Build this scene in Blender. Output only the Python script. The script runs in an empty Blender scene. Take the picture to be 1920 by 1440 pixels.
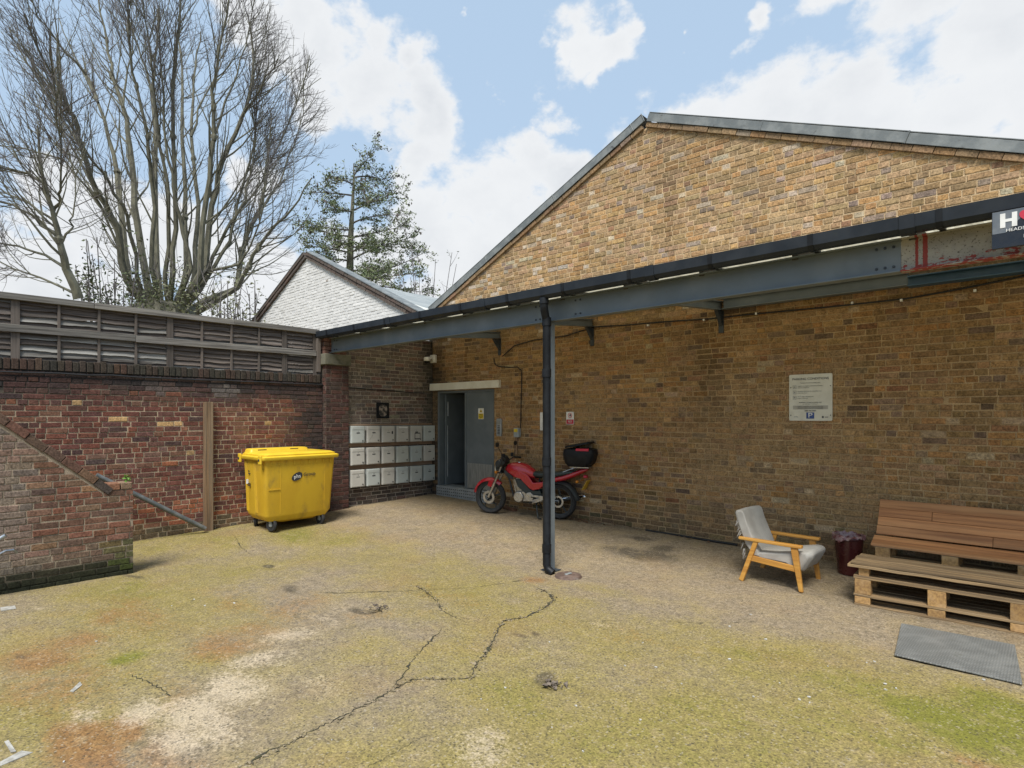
import bpy, math, random
import numpy as np
from mathutils import Vector, Matrix, Quaternion
rad = math.radians
S = bpy.context.scene

# ------------------------------------------------------------------ camera
F, HY, YAW = 1092.0, 780.0, rad(43.0)
CAM = (9.777, -7.97, 1.90)
cd = bpy.data.cameras.new('camera'); cam = bpy.data.objects.new('camera', cd)
S.collection.objects.link(cam); S.camera = cam
cam.location = CAM; cam.rotation_euler = (rad(90), 0, YAW)
cd.sensor_width = 36.0; cd.lens = F/1920*36.0; cd.shift_y = (HY-720)/1920
cd.clip_start = .05; cd.clip_end = 2000

# ------------------------------------------------------------------ helpers: photo pixel -> place
RV = (math.cos(YAW), math.sin(YAW)); WV = (-math.sin(YAW), math.cos(YAW))
def gz(X, Y):
    D = max(0., -Y); Xp = max(0., X)
    return max(0., .24-.017*Xp-.03*D-.009*Xp*D)
def ray(px, py):
    a = (px-960)/F
    return (RV[0]*a+WV[0], RV[1]*a+WV[1], (HY-py)/F)
def pt(px, py, t):
    d = ray(px, py); return Vector([CAM[i]+d[i]*t for i in range(3)])
def gr(px, py):
    z = 0.
    for _ in range(30):
        d = ray(px, py); p = pt(px, py, (z-CAM[2])/d[2]); z = .5*z+.5*gz(p.x, p.y)
    return p
def proj(p):
    d = [p[i]-CAM[i] for i in range(3)]
    x = d[0]*RV[0]+d[1]*RV[1]; z = d[0]*WV[0]+d[1]*WV[1]
    return 960+F*x/z, HY-F*d[2]/z, z

# ------------------------------------------------------------------ world, sun, exposure
SUN_EL, SUN_AZ = 58.0, 150.0
SKY_STRENGTH, SUN_POWER = 0.12, 4.2
EXPO = 0.45
S.cycles.max_bounces = 6; S.cycles.diffuse_bounces = 4; S.cycles.glossy_bounces = 2; S.cycles.transmission_bounces = 3; S.cycles.caustics_reflective = False; S.cycles.caustics_refractive = False
S.view_settings.view_transform = 'Standard'; S.view_settings.look = 'None'
S.view_settings.exposure = EXPO; S.view_settings.gamma = 1.0
S.view_settings.use_curve_mapping = False
sunv = Vector((math.sin(rad(SUN_AZ))*math.cos(rad(SUN_EL)), math.cos(rad(SUN_AZ))*math.cos(rad(SUN_EL)), math.sin(rad(SUN_EL))))
sl = bpy.data.lights.new('sun', 'SUN'); so = bpy.data.objects.new('sun', sl); S.collection.objects.link(so)
sl.energy = SUN_POWER; sl.angle = rad(22); sl.color = (1.0, .955, .88)
so.location = (5, -8, 20); so.rotation_euler = sunv.to_track_quat('Z', 'Y').to_euler()
wd = bpy.data.worlds.new('World'); S.world = wd; wd.use_nodes = True
wd.cycles.sampling_method = 'MANUAL'; wd.cycles.sample_map_resolution = 512
def build_sky():
    nt = wd.node_tree; nt.nodes.clear(); N = nt.nodes.new; L = nt.links.new
    out = N('ShaderNodeOutputWorld'); bg = N('ShaderNodeBackground'); L(bg.outputs[0], out.inputs[0])
    bg.inputs['Strength'].default_value = SKY_STRENGTH
    sky = N('ShaderNodeTexSky'); sky.sky_type = 'NISHITA'; sky.sun_disc = False
    sky.sun_elevation = rad(SUN_EL); sky.sun_rotation = rad(SUN_AZ)
    sky.air_density = 1.0; sky.dust_density = 1.6; sky.ozone_density = 1.6
    tc = N('ShaderNodeTexCoord'); nv = N('ShaderNodeVectorMath'); nv.operation = 'NORMALIZE'; L(tc.outputs['Generated'], nv.inputs[0])
    def math_(op, a, b=None, c=None, clamp=False):
        m = N('ShaderNodeMath'); m.operation = op; m.use_clamp = clamp
        for i, x in enumerate((a, b, c)):
            if x is None: continue
            if hasattr(x, 'links'): L(x, m.inputs[i])
            else: m.inputs[i].default_value = x
        return m.outputs[0]
    # fluffy edges: two noises on the direction
    def noise(scale, detail, rough, off=(0, 0, 0)):
        mp = N('ShaderNodeMapping'); L(nv.outputs[0], mp.inputs[0]); mp.inputs['Location'].default_value = off
        mp.inputs['Scale'].default_value = (1, 1, 1.5)
        n = N('ShaderNodeTexNoise'); L(mp.outputs[0], n.inputs['Vector']); n.inputs['Scale'].default_value = scale
        n.inputs['Detail'].default_value = detail; n.inputs['Roughness'].default_value = rough
        return n.outputs['Fac']
    nb = noise(3.2, 8, .55, (3.1, 1.7, .4)); nf = noise(11, 8, .62); nc = noise(5, 6, .55, (.3, 9, 2))
    blobs = [(700,165,125),(615,180,95),(795,200,75),(585,110,85),(510,40,110),(690,100,70),(780,105,55),
             (1090,82,72),(1145,92,50),(1040,72,40),(1115,122,40),(1400,62,42),(1370,86,26),(900,28,18),(1268,80,16),(935,193,22),
             (1740,-40,165),(1900,45,140),(1600,-40,95),
             (1490,205,120),(1640,210,135),(1800,220,150),(1370,220,90),(1260,240,75),(1960,200,150),(1180,270,60),
             (785,292,62),(1000,312,75),(1070,345,85),(930,395,115),(820,425,105),(860,520,150),(1010,480,140),(700,500,105),
             (100,330,70),(60,490,120),(220,440,115),(370,450,125),(470,340,60),(130,575,170),(500,590,150)]
    # billow the outlines: the direction is pushed about by noise before the cloud masses are measured
    mp = N('ShaderNodeMapping'); L(nv.outputs[0], mp.inputs[0]); mp.inputs['Scale'].default_value = (1, 1, 1.3)
    wn = N('ShaderNodeTexNoise'); L(mp.outputs[0], wn.inputs['Vector']); wn.inputs['Scale'].default_value = 7.5; wn.inputs['Detail'].default_value = 5; wn.inputs['Roughness'].default_value = .55
    wc = N('ShaderNodeVectorMath'); wc.operation = 'MULTIPLY_ADD'; L(wn.outputs['Color'], wc.inputs[0]); wc.inputs[1].default_value = (.17, .17, .13); L(nv.outputs[0], wc.inputs[2])
    wv = N('ShaderNodeVectorMath'); wv.operation = 'SUBTRACT'; L(wc.outputs[0], wv.inputs[0]); wv.inputs[1].default_value = (.085, .085, .065)
    cur = None
    for px, py, r in blobs:
        d = Vector(ray(px, py)); w = .93*r/F/d.length; d.normalize()
        dm = N('ShaderNodeVectorMath'); dm.operation = 'DISTANCE'; L(wv.outputs[0], dm.inputs[0]); dm.inputs[1].default_value = d
        v = math_('MULTIPLY_ADD', dm.outputs['Value'], -1.0/w, 1.0)   # 1 in the middle, 0 on the rim
        cur = v if cur is None else math_('MAXIMUM', cur, v)
    cur = math_('MAXIMUM', cur, -1.5)
    # the same kind of broken cloud all round the sky
    gen = math_('MULTIPLY_ADD', nb, 7.0, -3.55)
    # in the part of the sky that is out of view only the general field counts
    cur = math_('MAXIMUM', cur, math_('ADD', gen, -1.35))
    m = math_('ADD', cur, math_('MULTIPLY_ADD', nf, 2.0, -1.06))
    mr = N('ShaderNodeMapRange'); mr.interpolation_type = 'SMOOTHSTEP'; L(m, mr.inputs['Value'])
    mr.inputs['From Min'].default_value = -.14; mr.inputs['From Max'].default_value = .36
    thick = N('ShaderNodeMapRange'); L(m, thick.inputs['Value']); thick.inputs['From Min'].default_value = .1; thick.inputs['From Max'].default_value = 1.5
    sh = math_('MULTIPLY', thick.outputs[0], math_('MULTIPLY_ADD', nc, 2.2, -.55, True), None, True)
    k = .97/SKY_STRENGTH/2**EXPO
    cc = N('ShaderNodeMix'); cc.data_type = 'RGBA'; L(sh, cc.inputs['Factor'])
    cc.inputs['A'].default_value = (.93*k, .945*k, .96*k, 1); cc.inputs['B'].default_value = (.66*k, .695*k, .745*k, 1)
    # pale haze low in the sky
    sep = N('ShaderNodeSeparateXYZ'); L(nv.outputs[0], sep.inputs[0])
    hz = N('ShaderNodeMapRange'); L(sep.outputs['Z'], hz.inputs['Value']); hz.inputs['From Min'].default_value = 0.0; hz.inputs['From Max'].default_value = .55
    hz.inputs['To Min'].default_value = .95; hz.inputs['To Max'].default_value = .86
    hm = N('ShaderNodeMix'); hm.data_type = 'RGBA'; L(hz.outputs[0], hm.inputs['Factor']); L(sky.outputs[0], hm.inputs['A'])
    hm.inputs['B'].default_value = (.53*k, .70*k, .905*k, 1)
    mx = N('ShaderNodeMix'); mx.data_type = 'RGBA'; L(math_('MULTIPLY', mr.outputs[0], .96), mx.inputs['Factor'])
    L(hm.outputs['Result'], mx.inputs['A']); L(cc.outputs['Result'], mx.inputs['B'])
    L(mx.outputs['Result'], bg.inputs['Color'])
build_sky()

# ------------------------------------------------------------------ mesh helpers
def tag(o, label=None, cat=None, group=None, kind=None):
    if label: o['label'] = label
    if cat: o['category'] = cat
    if group: o['group'] = group
    if kind: o['kind'] = kind
    return o
def link(o): S.collection.objects.link(o); return o
def empty(name, loc=(0, 0, 0), rz=0., label=None, cat=None, group=None):
    o = link(bpy.data.objects.new(name, None)); o.location = loc; o.rotation_euler = (0, 0, rz); o.empty_display_size = .1
    return tag(o, label, cat, group)
class MB:
    def __init__(s): s.v = []; s.f = []; s.c = []
    def add(s, vs, fs, col=None):
        b = len(s.v); s.v += [tuple(v) for v in vs]; s.f += [tuple(i+b for i in f) for f in fs]
        if col is not None: s.c += [col]*len(vs)
        return s
    def box(s, x0, x1, y0, y1, z0, z1, col=None):
        return s.add([(x, y, z) for z in (z0, z1) for y in (y0, y1) for x in (x0, x1)],
                     [(0, 2, 3, 1), (4, 5, 7, 6), (0, 1, 5, 4), (2, 6, 7, 3), (0, 4, 6, 2), (1, 3, 7, 5)], col)
    def beam(s, p, q, w, h, up=(0, 0, 1), col=None):
        p, q = Vector(p), Vector(q); d = (q-p).normalized(); a = d.cross(Vector(up)).normalized(); b = a.cross(d)
        vs = [e+a*i*w/2+b*j*h/2 for e in (p, q) for i, j in ((-1, -1), (1, -1), (1, 1), (-1, 1))]
        return s.add(vs, [(0, 1, 2, 3), (7, 6, 5, 4), (0, 4, 5, 1), (1, 5, 6, 2), (2, 6, 7, 3), (3, 7, 4, 0)], col)
    def tube(s, pts, r, n=8, cap=True, col=None):
        pts = [Vector(p) for p in pts]; rs = r if isinstance(r, (list, tuple)) else [r]*len(pts)
        vs = []; ref = None
        for i, p in enumerate(pts):
            t = (pts[min(i+1, len(pts)-1)]-pts[max(i-1, 0)])
            t = t.normalized() if t.length > 1e-9 else Vector((0, 0, 1))
            if ref is None: ref = t.orthogonal().normalized()
            a = (ref-t*ref.dot(t)); a = a.normalized() if a.length > 1e-6 else t.orthogonal().normalized(); ref = a
            b = t.cross(a)
            for k in range(n):
                an = 2*math.pi*k/n; vs.append(p+(a*math.cos(an)+b*math.sin(an))*rs[i])
        fs = [(i*n+k, i*n+(k+1) % n, (i+1)*n+(k+1) % n, (i+1)*n+k) for i in range(len(pts)-1) for k in range(n)]
        if cap: fs += [tuple(range(n-1, -1, -1)), tuple((len(pts)-1)*n+k for k in range(n))]
        return s.add(vs, fs, col)
    def loft(s, rings, cap=True, col=None):
        n = len(rings[0]); vs = [v for r in rings for v in r]
        fs = [(i*n+k, i*n+(k+1) % n, (i+1)*n+(k+1) % n, (i+1)*n+k) for i in range(len(rings)-1) for k in range(n)]
        if cap: fs += [tuple(range(n-1, -1, -1)), tuple((len(rings)-1)*n+k for k in range(n))]
        return s.add(vs, fs, col)
    def lathe(s, prof, n=24, M=None, closed=False, col=None):
        M = M or Matrix.Identity(4)
        vs = [M @ Vector((r*math.cos(2*math.pi*k/n), r*math.sin(2*math.pi*k/n), z)) for r, z in prof for k in range(n)]
        m = len(prof); rng = range(m if closed else m-1)
        fs = [(i*n+k, i*n+(k+1) % n, ((i+1) % m)*n+(k+1) % n, ((i+1) % m)*n+k) for i in rng for k in range(n)]
        return s.add(vs, fs, col)
    def prism(s, poly, h, M=None, col=None):
        M = M or Matrix.Identity(4); n = len(poly)
        vs = [M @ Vector((x, y, 0)) for x, y in poly]+[M @ Vector((x, y, h)) for x, y in poly]
        return s.add(vs, [tuple(range(n-1, -1, -1)), tuple(range(n, 2*n))]+[(k, (k+1) % n, n+(k+1) % n, n+k) for k in range(n)], col)
    def mesh(s, name):
        me = bpy.data.meshes.new(name); me.from_pydata(s.v, [], s.f)
        if s.c and len(s.c) == len(s.v):
            a = me.color_attributes.new('Col', 'FLOAT_COLOR', 'POINT')
            a.data.foreach_set('color', np.array([(c[0], c[1], c[2], 1.) for c in s.c], dtype=np.float32).ravel())
        me.update(); return me
    def build(s, name, mat, parent=None, smooth=False, bevel=0., label=None, cat=None, group=None, kind=None, loc=None, seg=2):
        me = s.mesh(name)
        if mat: me.materials.append(mat)
        if smooth:
            me.polygons.foreach_set('use_smooth', [True]*len(me.polygons)); me.set_sharp_from_angle(angle=rad(38))
        o = link(bpy.data.objects.new(name, me)); o.parent = parent
        if loc is not None: o.location = loc
        if bevel:
            b = o.modifiers.new('bevel', 'BEVEL'); b.width = bevel; b.segments = seg; b.limit_method = 'ANGLE'; b.angle_limit = rad(40)
        return tag(o, label, cat, group, kind)
def Mx(loc, rx=0, ry=0, rz=0): return Matrix.Translation(loc) @ Matrix.Rotation(rz, 4, 'Z') @ Matrix.Rotation(ry, 4, 'Y') @ Matrix.Rotation(rx, 4, 'X')
def rrect(w, h, r, n=4, cx=0, cy=0):
    o = []
    for sx, sy, a0 in ((1, 1, 0), (-1, 1, 90), (-1, -1, 180), (1, -1, 270)):
        for k in range(n+1):
            a = rad(a0+90*k/n); o.append((cx+sx*(w/2-r)+r*math.cos(a), cy+sy*(h/2-r)+r*math.sin(a)))
    return o
def text(name, s, size, mat, parent, loc, rot, ext=.0012, align='CENTER', sx=1.0):
    cu = bpy.data.curves.new(name, 'FONT'); cu.body = s; cu.size = size; cu.extrude = ext; cu.align_x = align; cu.align_y = 'CENTER'; cu.resolution_u = 3
    tmp = bpy.data.objects.new(name+'_t', cu); link(tmp)
    me = bpy.data.meshes.new_from_object(tmp); bpy.data.objects.remove(tmp); bpy.data.curves.remove(cu)
    me.name = name; me.materials.clear(); me.materials.append(mat)
    o = link(bpy.data.objects.new(name, me)); o.parent = parent; o.location = loc; o.rotation_euler = rot; o.scale = (sx, 1, 1)
    return o
def vnoise(x, y, sc=1., seed=0, oct=3):
    x = np.asarray(x, dtype=np.float64)*sc; y = np.asarray(y, dtype=np.float64)*sc; tot = 0.; amp = 1.; nrm = 0.
    for o in range(oct):
        xi = np.floor(x).astype(np.int64); yi = np.floor(y).astype(np.int64); fx = x-xi; fy = y-yi
        fx = fx*fx*(3-2*fx); fy = fy*fy*(3-2*fy)
        def h(a, b):
            n = (a*374761393+b*668265263+(seed+o*17)*1442695041) & 0xffffffff
            n = ((n ^ (n >> 13))*1274126177) & 0xffffffff; n = n ^ (n >> 16)
            return (n & 0xffff)/65535.
        v = (h(xi, yi)*(1-fx)+h(xi+1, yi)*fx)*(1-fy)+(h(xi, yi+1)*(1-fx)+h(xi+1, yi+1)*fx)*fy
        tot = tot+v*amp; nrm += amp; amp *= .5; x = x*2.03; y = y*2.03
    return tot/nrm

# ------------------------------------------------------------------ materials
def newmat(name):
    m = bpy.data.materials.new(name); m.use_nodes = True; nt = m.node_tree
    return m, nt, nt.nodes['Principled BSDF']
def nnoise(nt, vec, scale, detail=4, rough=.55):
    n = nt.nodes.new('ShaderNodeTexNoise'); n.inputs['Scale'].default_value = scale; n.inputs['Detail'].default_value = detail; n.inputs['Roughness'].default_value = rough
    nt.links.new(vec, n.inputs['Vector']); return n.outputs['Fac']
def nramp(nt, fac, a, b, smooth=True):
    n = nt.nodes.new('ShaderNodeMapRange'); nt.links.new(fac, n.inputs['Value']); n.inputs['From Min'].default_value = a; n.inputs['From Max'].default_value = b
    if smooth: n.interpolation_type = 'SMOOTHSTEP'
    return n.outputs[0]
def nmix(nt, fac, A, B, mode='MIX'):
    n = nt.nodes.new('ShaderNodeMix'); n.data_type = 'RGBA'; n.blend_type = mode
    for k, x in (('Factor', fac), ('A', A), ('B', B)):
        if hasattr(x, 'links'): nt.links.new(x, n.inputs[k])
        elif k == 'Factor': n.inputs[k].default_value = x
        else: n.inputs[k].default_value = tuple(x)+(1,) if len(x) == 3 else x
    return n.outputs['Result']
def nmath(nt, op, a, b=None, c=None):
    n = nt.nodes.new('ShaderNodeMath'); n.operation = op
    for i, x in enumerate((a, b, c)):
        if x is None: continue
        if hasattr(x, 'links'): nt.links.new(x, n.inputs[i])
        else: n.inputs[i].default_value = x
    return n.outputs[0]
def nbump(nt, bs, h, strength, dist=.01):
    b = nt.nodes.new('ShaderNodeBump'); b.inputs['Strength'].default_value = strength; b.inputs['Distance'].default_value = dist
    nt.links.new(h, b.inputs['Height']); nt.links.new(b.outputs[0], bs.inputs['Normal'])
def coords(nt, scale=(1, 1, 1), world=False):
    if world: v = nt.nodes.new('ShaderNodeNewGeometry').outputs['Position']
    else: v = nt.nodes.new('ShaderNodeTexCoord').outputs['Object']
    mp = nt.nodes.new('ShaderNodeMapping'); nt.links.new(v, mp.inputs[0]); mp.inputs['Scale'].default_value = scale
    return mp.outputs[0]
def pm(name, col, col2=None, scale=6., lo=.4, hi=.65, rough=.6, metal=0., bump=.0, bscale=80., stretch=(1, 1, 1), dirt=None, dlo=.58, dhi=.75, dscale=9., spec=.5, coat=0.):
    m, nt, bs = newmat(name); v = coords(nt, stretch)
    c = nmix(nt, nramp(nt, nnoise(nt, v, scale, 6), lo, hi), col, col2 or tuple(x*.8 for x in col))
    if dirt: c = nmix(nt, nramp(nt, nnoise(nt, v, dscale, 8, .65), dlo, dhi), c, dirt)
    nt.links.new(c, bs.inputs['Base Color']); bs.inputs['Metallic'].default_value = metal
    bs.inputs['Specular IOR Level'].default_value = spec; bs.inputs['Coat Weight'].default_value = coat
    r = nramp(nt, nnoise(nt, v, scale*2.3, 4), .3, .7); rr = nmath(nt, 'MULTIPLY_ADD', r, .2, rough-.1); nt.links.new(rr, bs.inputs['Roughness'])
    if bump: nbump(nt, bs, nnoise(nt, v, bscale, 4), bump, .004)
    return m
def wood(name, c1, c2, c3, axis=0, fine=70., rough=.85, bump=.5, knots=True):
    m, nt, bs = newmat(name); st = [fine]*3; st[axis] = fine*.035
    v = coords(nt, tuple(st)); v2 = coords(nt, tuple(x*.22 for x in st)); inf = nt.nodes.new('ShaderNodeObjectInfo')
    off = nt.nodes.new('ShaderNodeVectorMath'); off.operation = 'ADD'; nt.links.new(v, off.inputs[0])
    mul = nmath(nt, 'MULTIPLY', inf.outputs['Random'], 90.); cb = nt.nodes.new('ShaderNodeCombineXYZ')
    for i in range(3): nt.links.new(mul, cb.inputs[i])
    nt.links.new(cb.outputs[0], off.inputs[1])
    g = nnoise(nt, off.outputs[0], 1., 5, .6); g2 = nnoise(nt, v2, 1., 3)
    c = nmix(nt, nramp(nt, g, .35, .65), c1, c2); c = nmix(nt, nramp(nt, g2, .45, .75), c, c3)
    hv = nt.nodes.new('ShaderNodeHueSaturation'); nt.links.new(c, hv.inputs['Color']); nt.links.new(nmath(nt, 'MULTIPLY_ADD', inf.outputs['Random'], .45, .78), hv.inputs['Value'])
    nt.links.new(hv.outputs[0], bs.inputs['Base Color']); bs.inputs['Roughness'].default_value = rough; nbump(nt, bs, g, bump, .003)
    return m
def attr_mat(name, rough=.92, spot=.35, bump=.6, grain=55., tint=(.05, .045, .04), amp=1.):
    m, nt, bs = newmat(name); a = nt.nodes.new('ShaderNodeAttribute'); a.attribute_name = 'Col'
    v = coords(nt, (1, 1, 1), True)
    n1 = nnoise(nt, v, grain, 6, .65); n2 = nnoise(nt, v, 13., 5)
    hv = nt.nodes.new('ShaderNodeHueSaturation'); nt.links.new(a.outputs['Color'], hv.inputs['Color'])
    nt.links.new(nmath(nt, 'ADD', nmath(nt, 'MULTIPLY_ADD', n1, 2.9*amp, 1-.5*2.9*amp-.2), nmath(nt, 'MULTIPLY_ADD', n2, 1.0*amp, .2-.5*amp)), hv.inputs['Value'])
    c = nmix(nt, nmath(nt, 'MULTIPLY', nramp(nt, nnoise(nt, v, 27., 7, .7), .55, .75), spot), hv.outputs[0], tint)
    nt.links.new(c, bs.inputs['Base Color']); bs.inputs['Roughness'].default_value = rough; bs.inputs['Specular IOR Level'].default_value = .2
    nbump(nt, bs, n1, bump, .006); return m
GUTM = pm('gutter_black', (.014, .018, .024), (.022, .027, .034), scale=4, rough=.5, spec=.3, dirt=(.035, .04, .03), dlo=.6, dhi=.8)
BRICK = attr_mat('brick'); MORTAR = attr_mat('mortar', spot=.3, grain=110., bump=.8)
WHITEBRICK = attr_mat('painted_brick', rough=.75, spot=.08, grain=40., tint=(.3, .29, .27), amp=.25, bump=.3)
STEEL = pm('painted_steel', (.125, .152, .172), (.165, .19, .205), scale=2.2, rough=.5, bump=.08, bscale=160, dirt=(.13, .085, .055), dlo=.66, dhi=.76, dscale=11)
DARKSTEEL = pm('dark_steel', (.022, .03, .04), (.04, .05, .06), scale=5, rough=.5)
BLACKPL = pm('black_plastic', (.007, .008, .010), (.012, .014, .017), scale=9, rough=.5, spec=.25)
GALV = pm('galvanised_metal', (.30, .33, .34), (.42, .44, .44), scale=9, rough=.5, metal=.4, dirt=(.16, .15, .13))
LEAD = pm('lead_flashing', (.125, .14, .145), (.20, .215, .215), scale=5, rough=.65, metal=.1, dirt=(.07, .07, .07), dlo=.6, dhi=.72, dscale=7, bump=.2, bscale=20)
ROOFSHEET = pm('grey_roof', (.22, .245, .25), (.28, .30, .30), scale=2, rough=.7)
STONE = pm('stone', (.135, .13, .095), (.085, .085, .058), scale=9, rough=.95, bump=.5, bscale=50, dirt=(.08, .085, .045))
WHITEPL = pm('white_plastic', (.68, .67, .60), (.60, .58, .50), scale=4, rough=.55)
SIGNW = pm('sign_white', (.60, .59, .52), (.54, .53, .46), scale=7, rough=.5)
INK = pm('dark_print', (.03, .03, .035), rough=.6); INKG = pm('grey_print', (.25, .25, .23), rough=.6); BLUE = pm('blue_print', (.03, .07, .25), rough=.5)
REDP = pm('red_print', (.5, .02, .05), rough=.5); YELP = pm('yellow_print', (.72, .53, .03), rough=.5); PUREW = pm('white_print', (.72, .72, .70), rough=.5)
# ------------------------------------------------------------------ ground
def blob_mask(X, Y, blobs, seed):
    m = np.zeros_like(X); wx = (vnoise(X, Y, 1.3, seed, 3)-.5)*.55; wy = (vnoise(X, Y, 1.3, seed+5, 3)-.5)*.55
    for px, py, rx, ry, s in blobs:
        c = gr(px, py); d = np.sqrt(((X+wx-c.x)/rx)**2+((Y+wy-c.y)/ry)**2)
        m = np.maximum(m, s*np.clip(1.15-d*.75, 0, 1))
    return m
def ground_material():
    m, nt, bs = newmat('mossy_concrete'); v = coords(nt, (1, 1, 1), True)
    a = nt.nodes.new('ShaderNodeAttribute'); a.attribute_name = 'Mask'
    sp = nt.nodes.new('ShaderNodeSeparateColor'); nt.links.new(a.outputs['Color'], sp.inputs[0])
    n1 = nnoise(nt, v, 2.2, 7, .62); n2 = nnoise(nt, v, 17., 6, .65); n3 = nnoise(nt, v, 95., 3, .6); n4 = nnoise(nt, v, 48., 4, .7)
    vo = nt.nodes.new('ShaderNodeTexVoronoi'); vo.inputs['Scale'].default_value = 85.; nt.links.new(v, vo.inputs['Vector'])
    vs = nt.nodes.new('ShaderNodeSeparateColor'); nt.links.new(vo.outputs['Color'], vs.inputs[0])
    c = nmix(nt, nramp(nt, n2, .3, .7), (.158, .127, .088), (.262, .210, .145))
    n5 = nnoise(nt, v, 6.5, 7, .68); n6 = nnoise(nt, v, .9, 5, .6)
    c = nmix(nt, nramp(nt, n1, .42, .68), c, (.245, .193, .118))
    def edge(ch, lo, hi, w1=.9, w2=.9, w3=.45):
        s = nmath(nt, 'ADD', ch, nmath(nt, 'MULTIPLY_ADD', n1, w1, -.5*w1)); s = nmath(nt, 'ADD', s, nmath(nt, 'MULTIPLY_ADD', n2, w2, -.5*w2))
        s = nmath(nt, 'ADD', s, nmath(nt, 'MULTIPLY_ADD', n4, w3, -.5*w3)); return nramp(nt, s, lo, hi)
    mossc = nmix(nt, nramp(nt, n4, .35, .65), (.160, .133, .030), (.265, .214, .062))
    c = nmix(nt, nmath(nt, 'MULTIPLY', edge(sp.outputs[0], .08, .95), .76), c, mossc)
    c = nmix(nt, nmath(nt, 'MULTIPLY', edge(sp.outputs[0], .78, 1.35), .75), c, (.128, .135, .018))
    c = nmix(nt, nmath(nt, 'MULTIPLY', edge(sp.outputs[1], .22, .95, 1.1, 1.1, .7), .8), c, nmix(nt, nramp(nt, n2, .35, .7), (.175, .083, .034), (.26, .14, .06)))
    c = nmix(nt, nmath(nt, 'MULTIPLY', edge(sp.outputs[2], .38, 1.05, 1.0, 1.6, 1.3), .7), c, (.43, .355, .26))
    c = nmix(nt, nmath(nt, 'MULTIPLY', edge(a.outputs['Alpha'], .3, .9), .75), c, (.055, .047, .036))
    c = nmix(nt, nmath(nt, 'MULTIPLY', nramp(nt, n5, .52, .70), .5), c, (.30, .232, .135)); c = nmix(nt, nmath(nt, 'MULTIPLY', nramp(nt, n5, .48, .30), .42), c, (.115, .094, .045))
    c = nmix(nt, nmath(nt, 'MULTIPLY', nramp(nt, n6, .50, .72), .30), c, (.235, .15, .07))
    hv = nt.nodes.new('ShaderNodeHueSaturation'); nt.links.new(c, hv.inputs['Color'])
    val = nmath(nt, 'MULTIPLY_ADD', n3, 1.5, .27); val = nmath(nt, 'ADD', val, nmath(nt, 'MULTIPLY_ADD', vs.outputs[0], .34, -.17)); val = nmath(nt, 'ADD', val, nmath(nt, 'MULTIPLY_ADD', n4, .5, -.25))
    nt.links.new(val, hv.inputs['Value'])
    c = nmix(nt, nmath(nt, 'MULTIPLY', nramp(nt, vs.outputs[1], .94, .97), .4), hv.outputs[0], (.40, .35, .28))
    c = nmix(nt, nmath(nt, 'MULTIPLY', nramp(nt, vs.outputs[2], .91, .96), .6), c, (.05, .045, .035))
    nt.links.new(c, bs.inputs['Base Color']); bs.inputs['Roughness'].default_value = .95; bs.inputs['Specular IOR Level'].default_value = .15
    h = nmath(nt, 'ADD', nmath(nt, 'MULTIPLY', n3, .7), nmath(nt, 'ADD', nmath(nt, 'MULTIPLY', vo.outputs['Distance'], .35), n4)); nbump(nt, bs, h, .5, .007)
    return m
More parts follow.
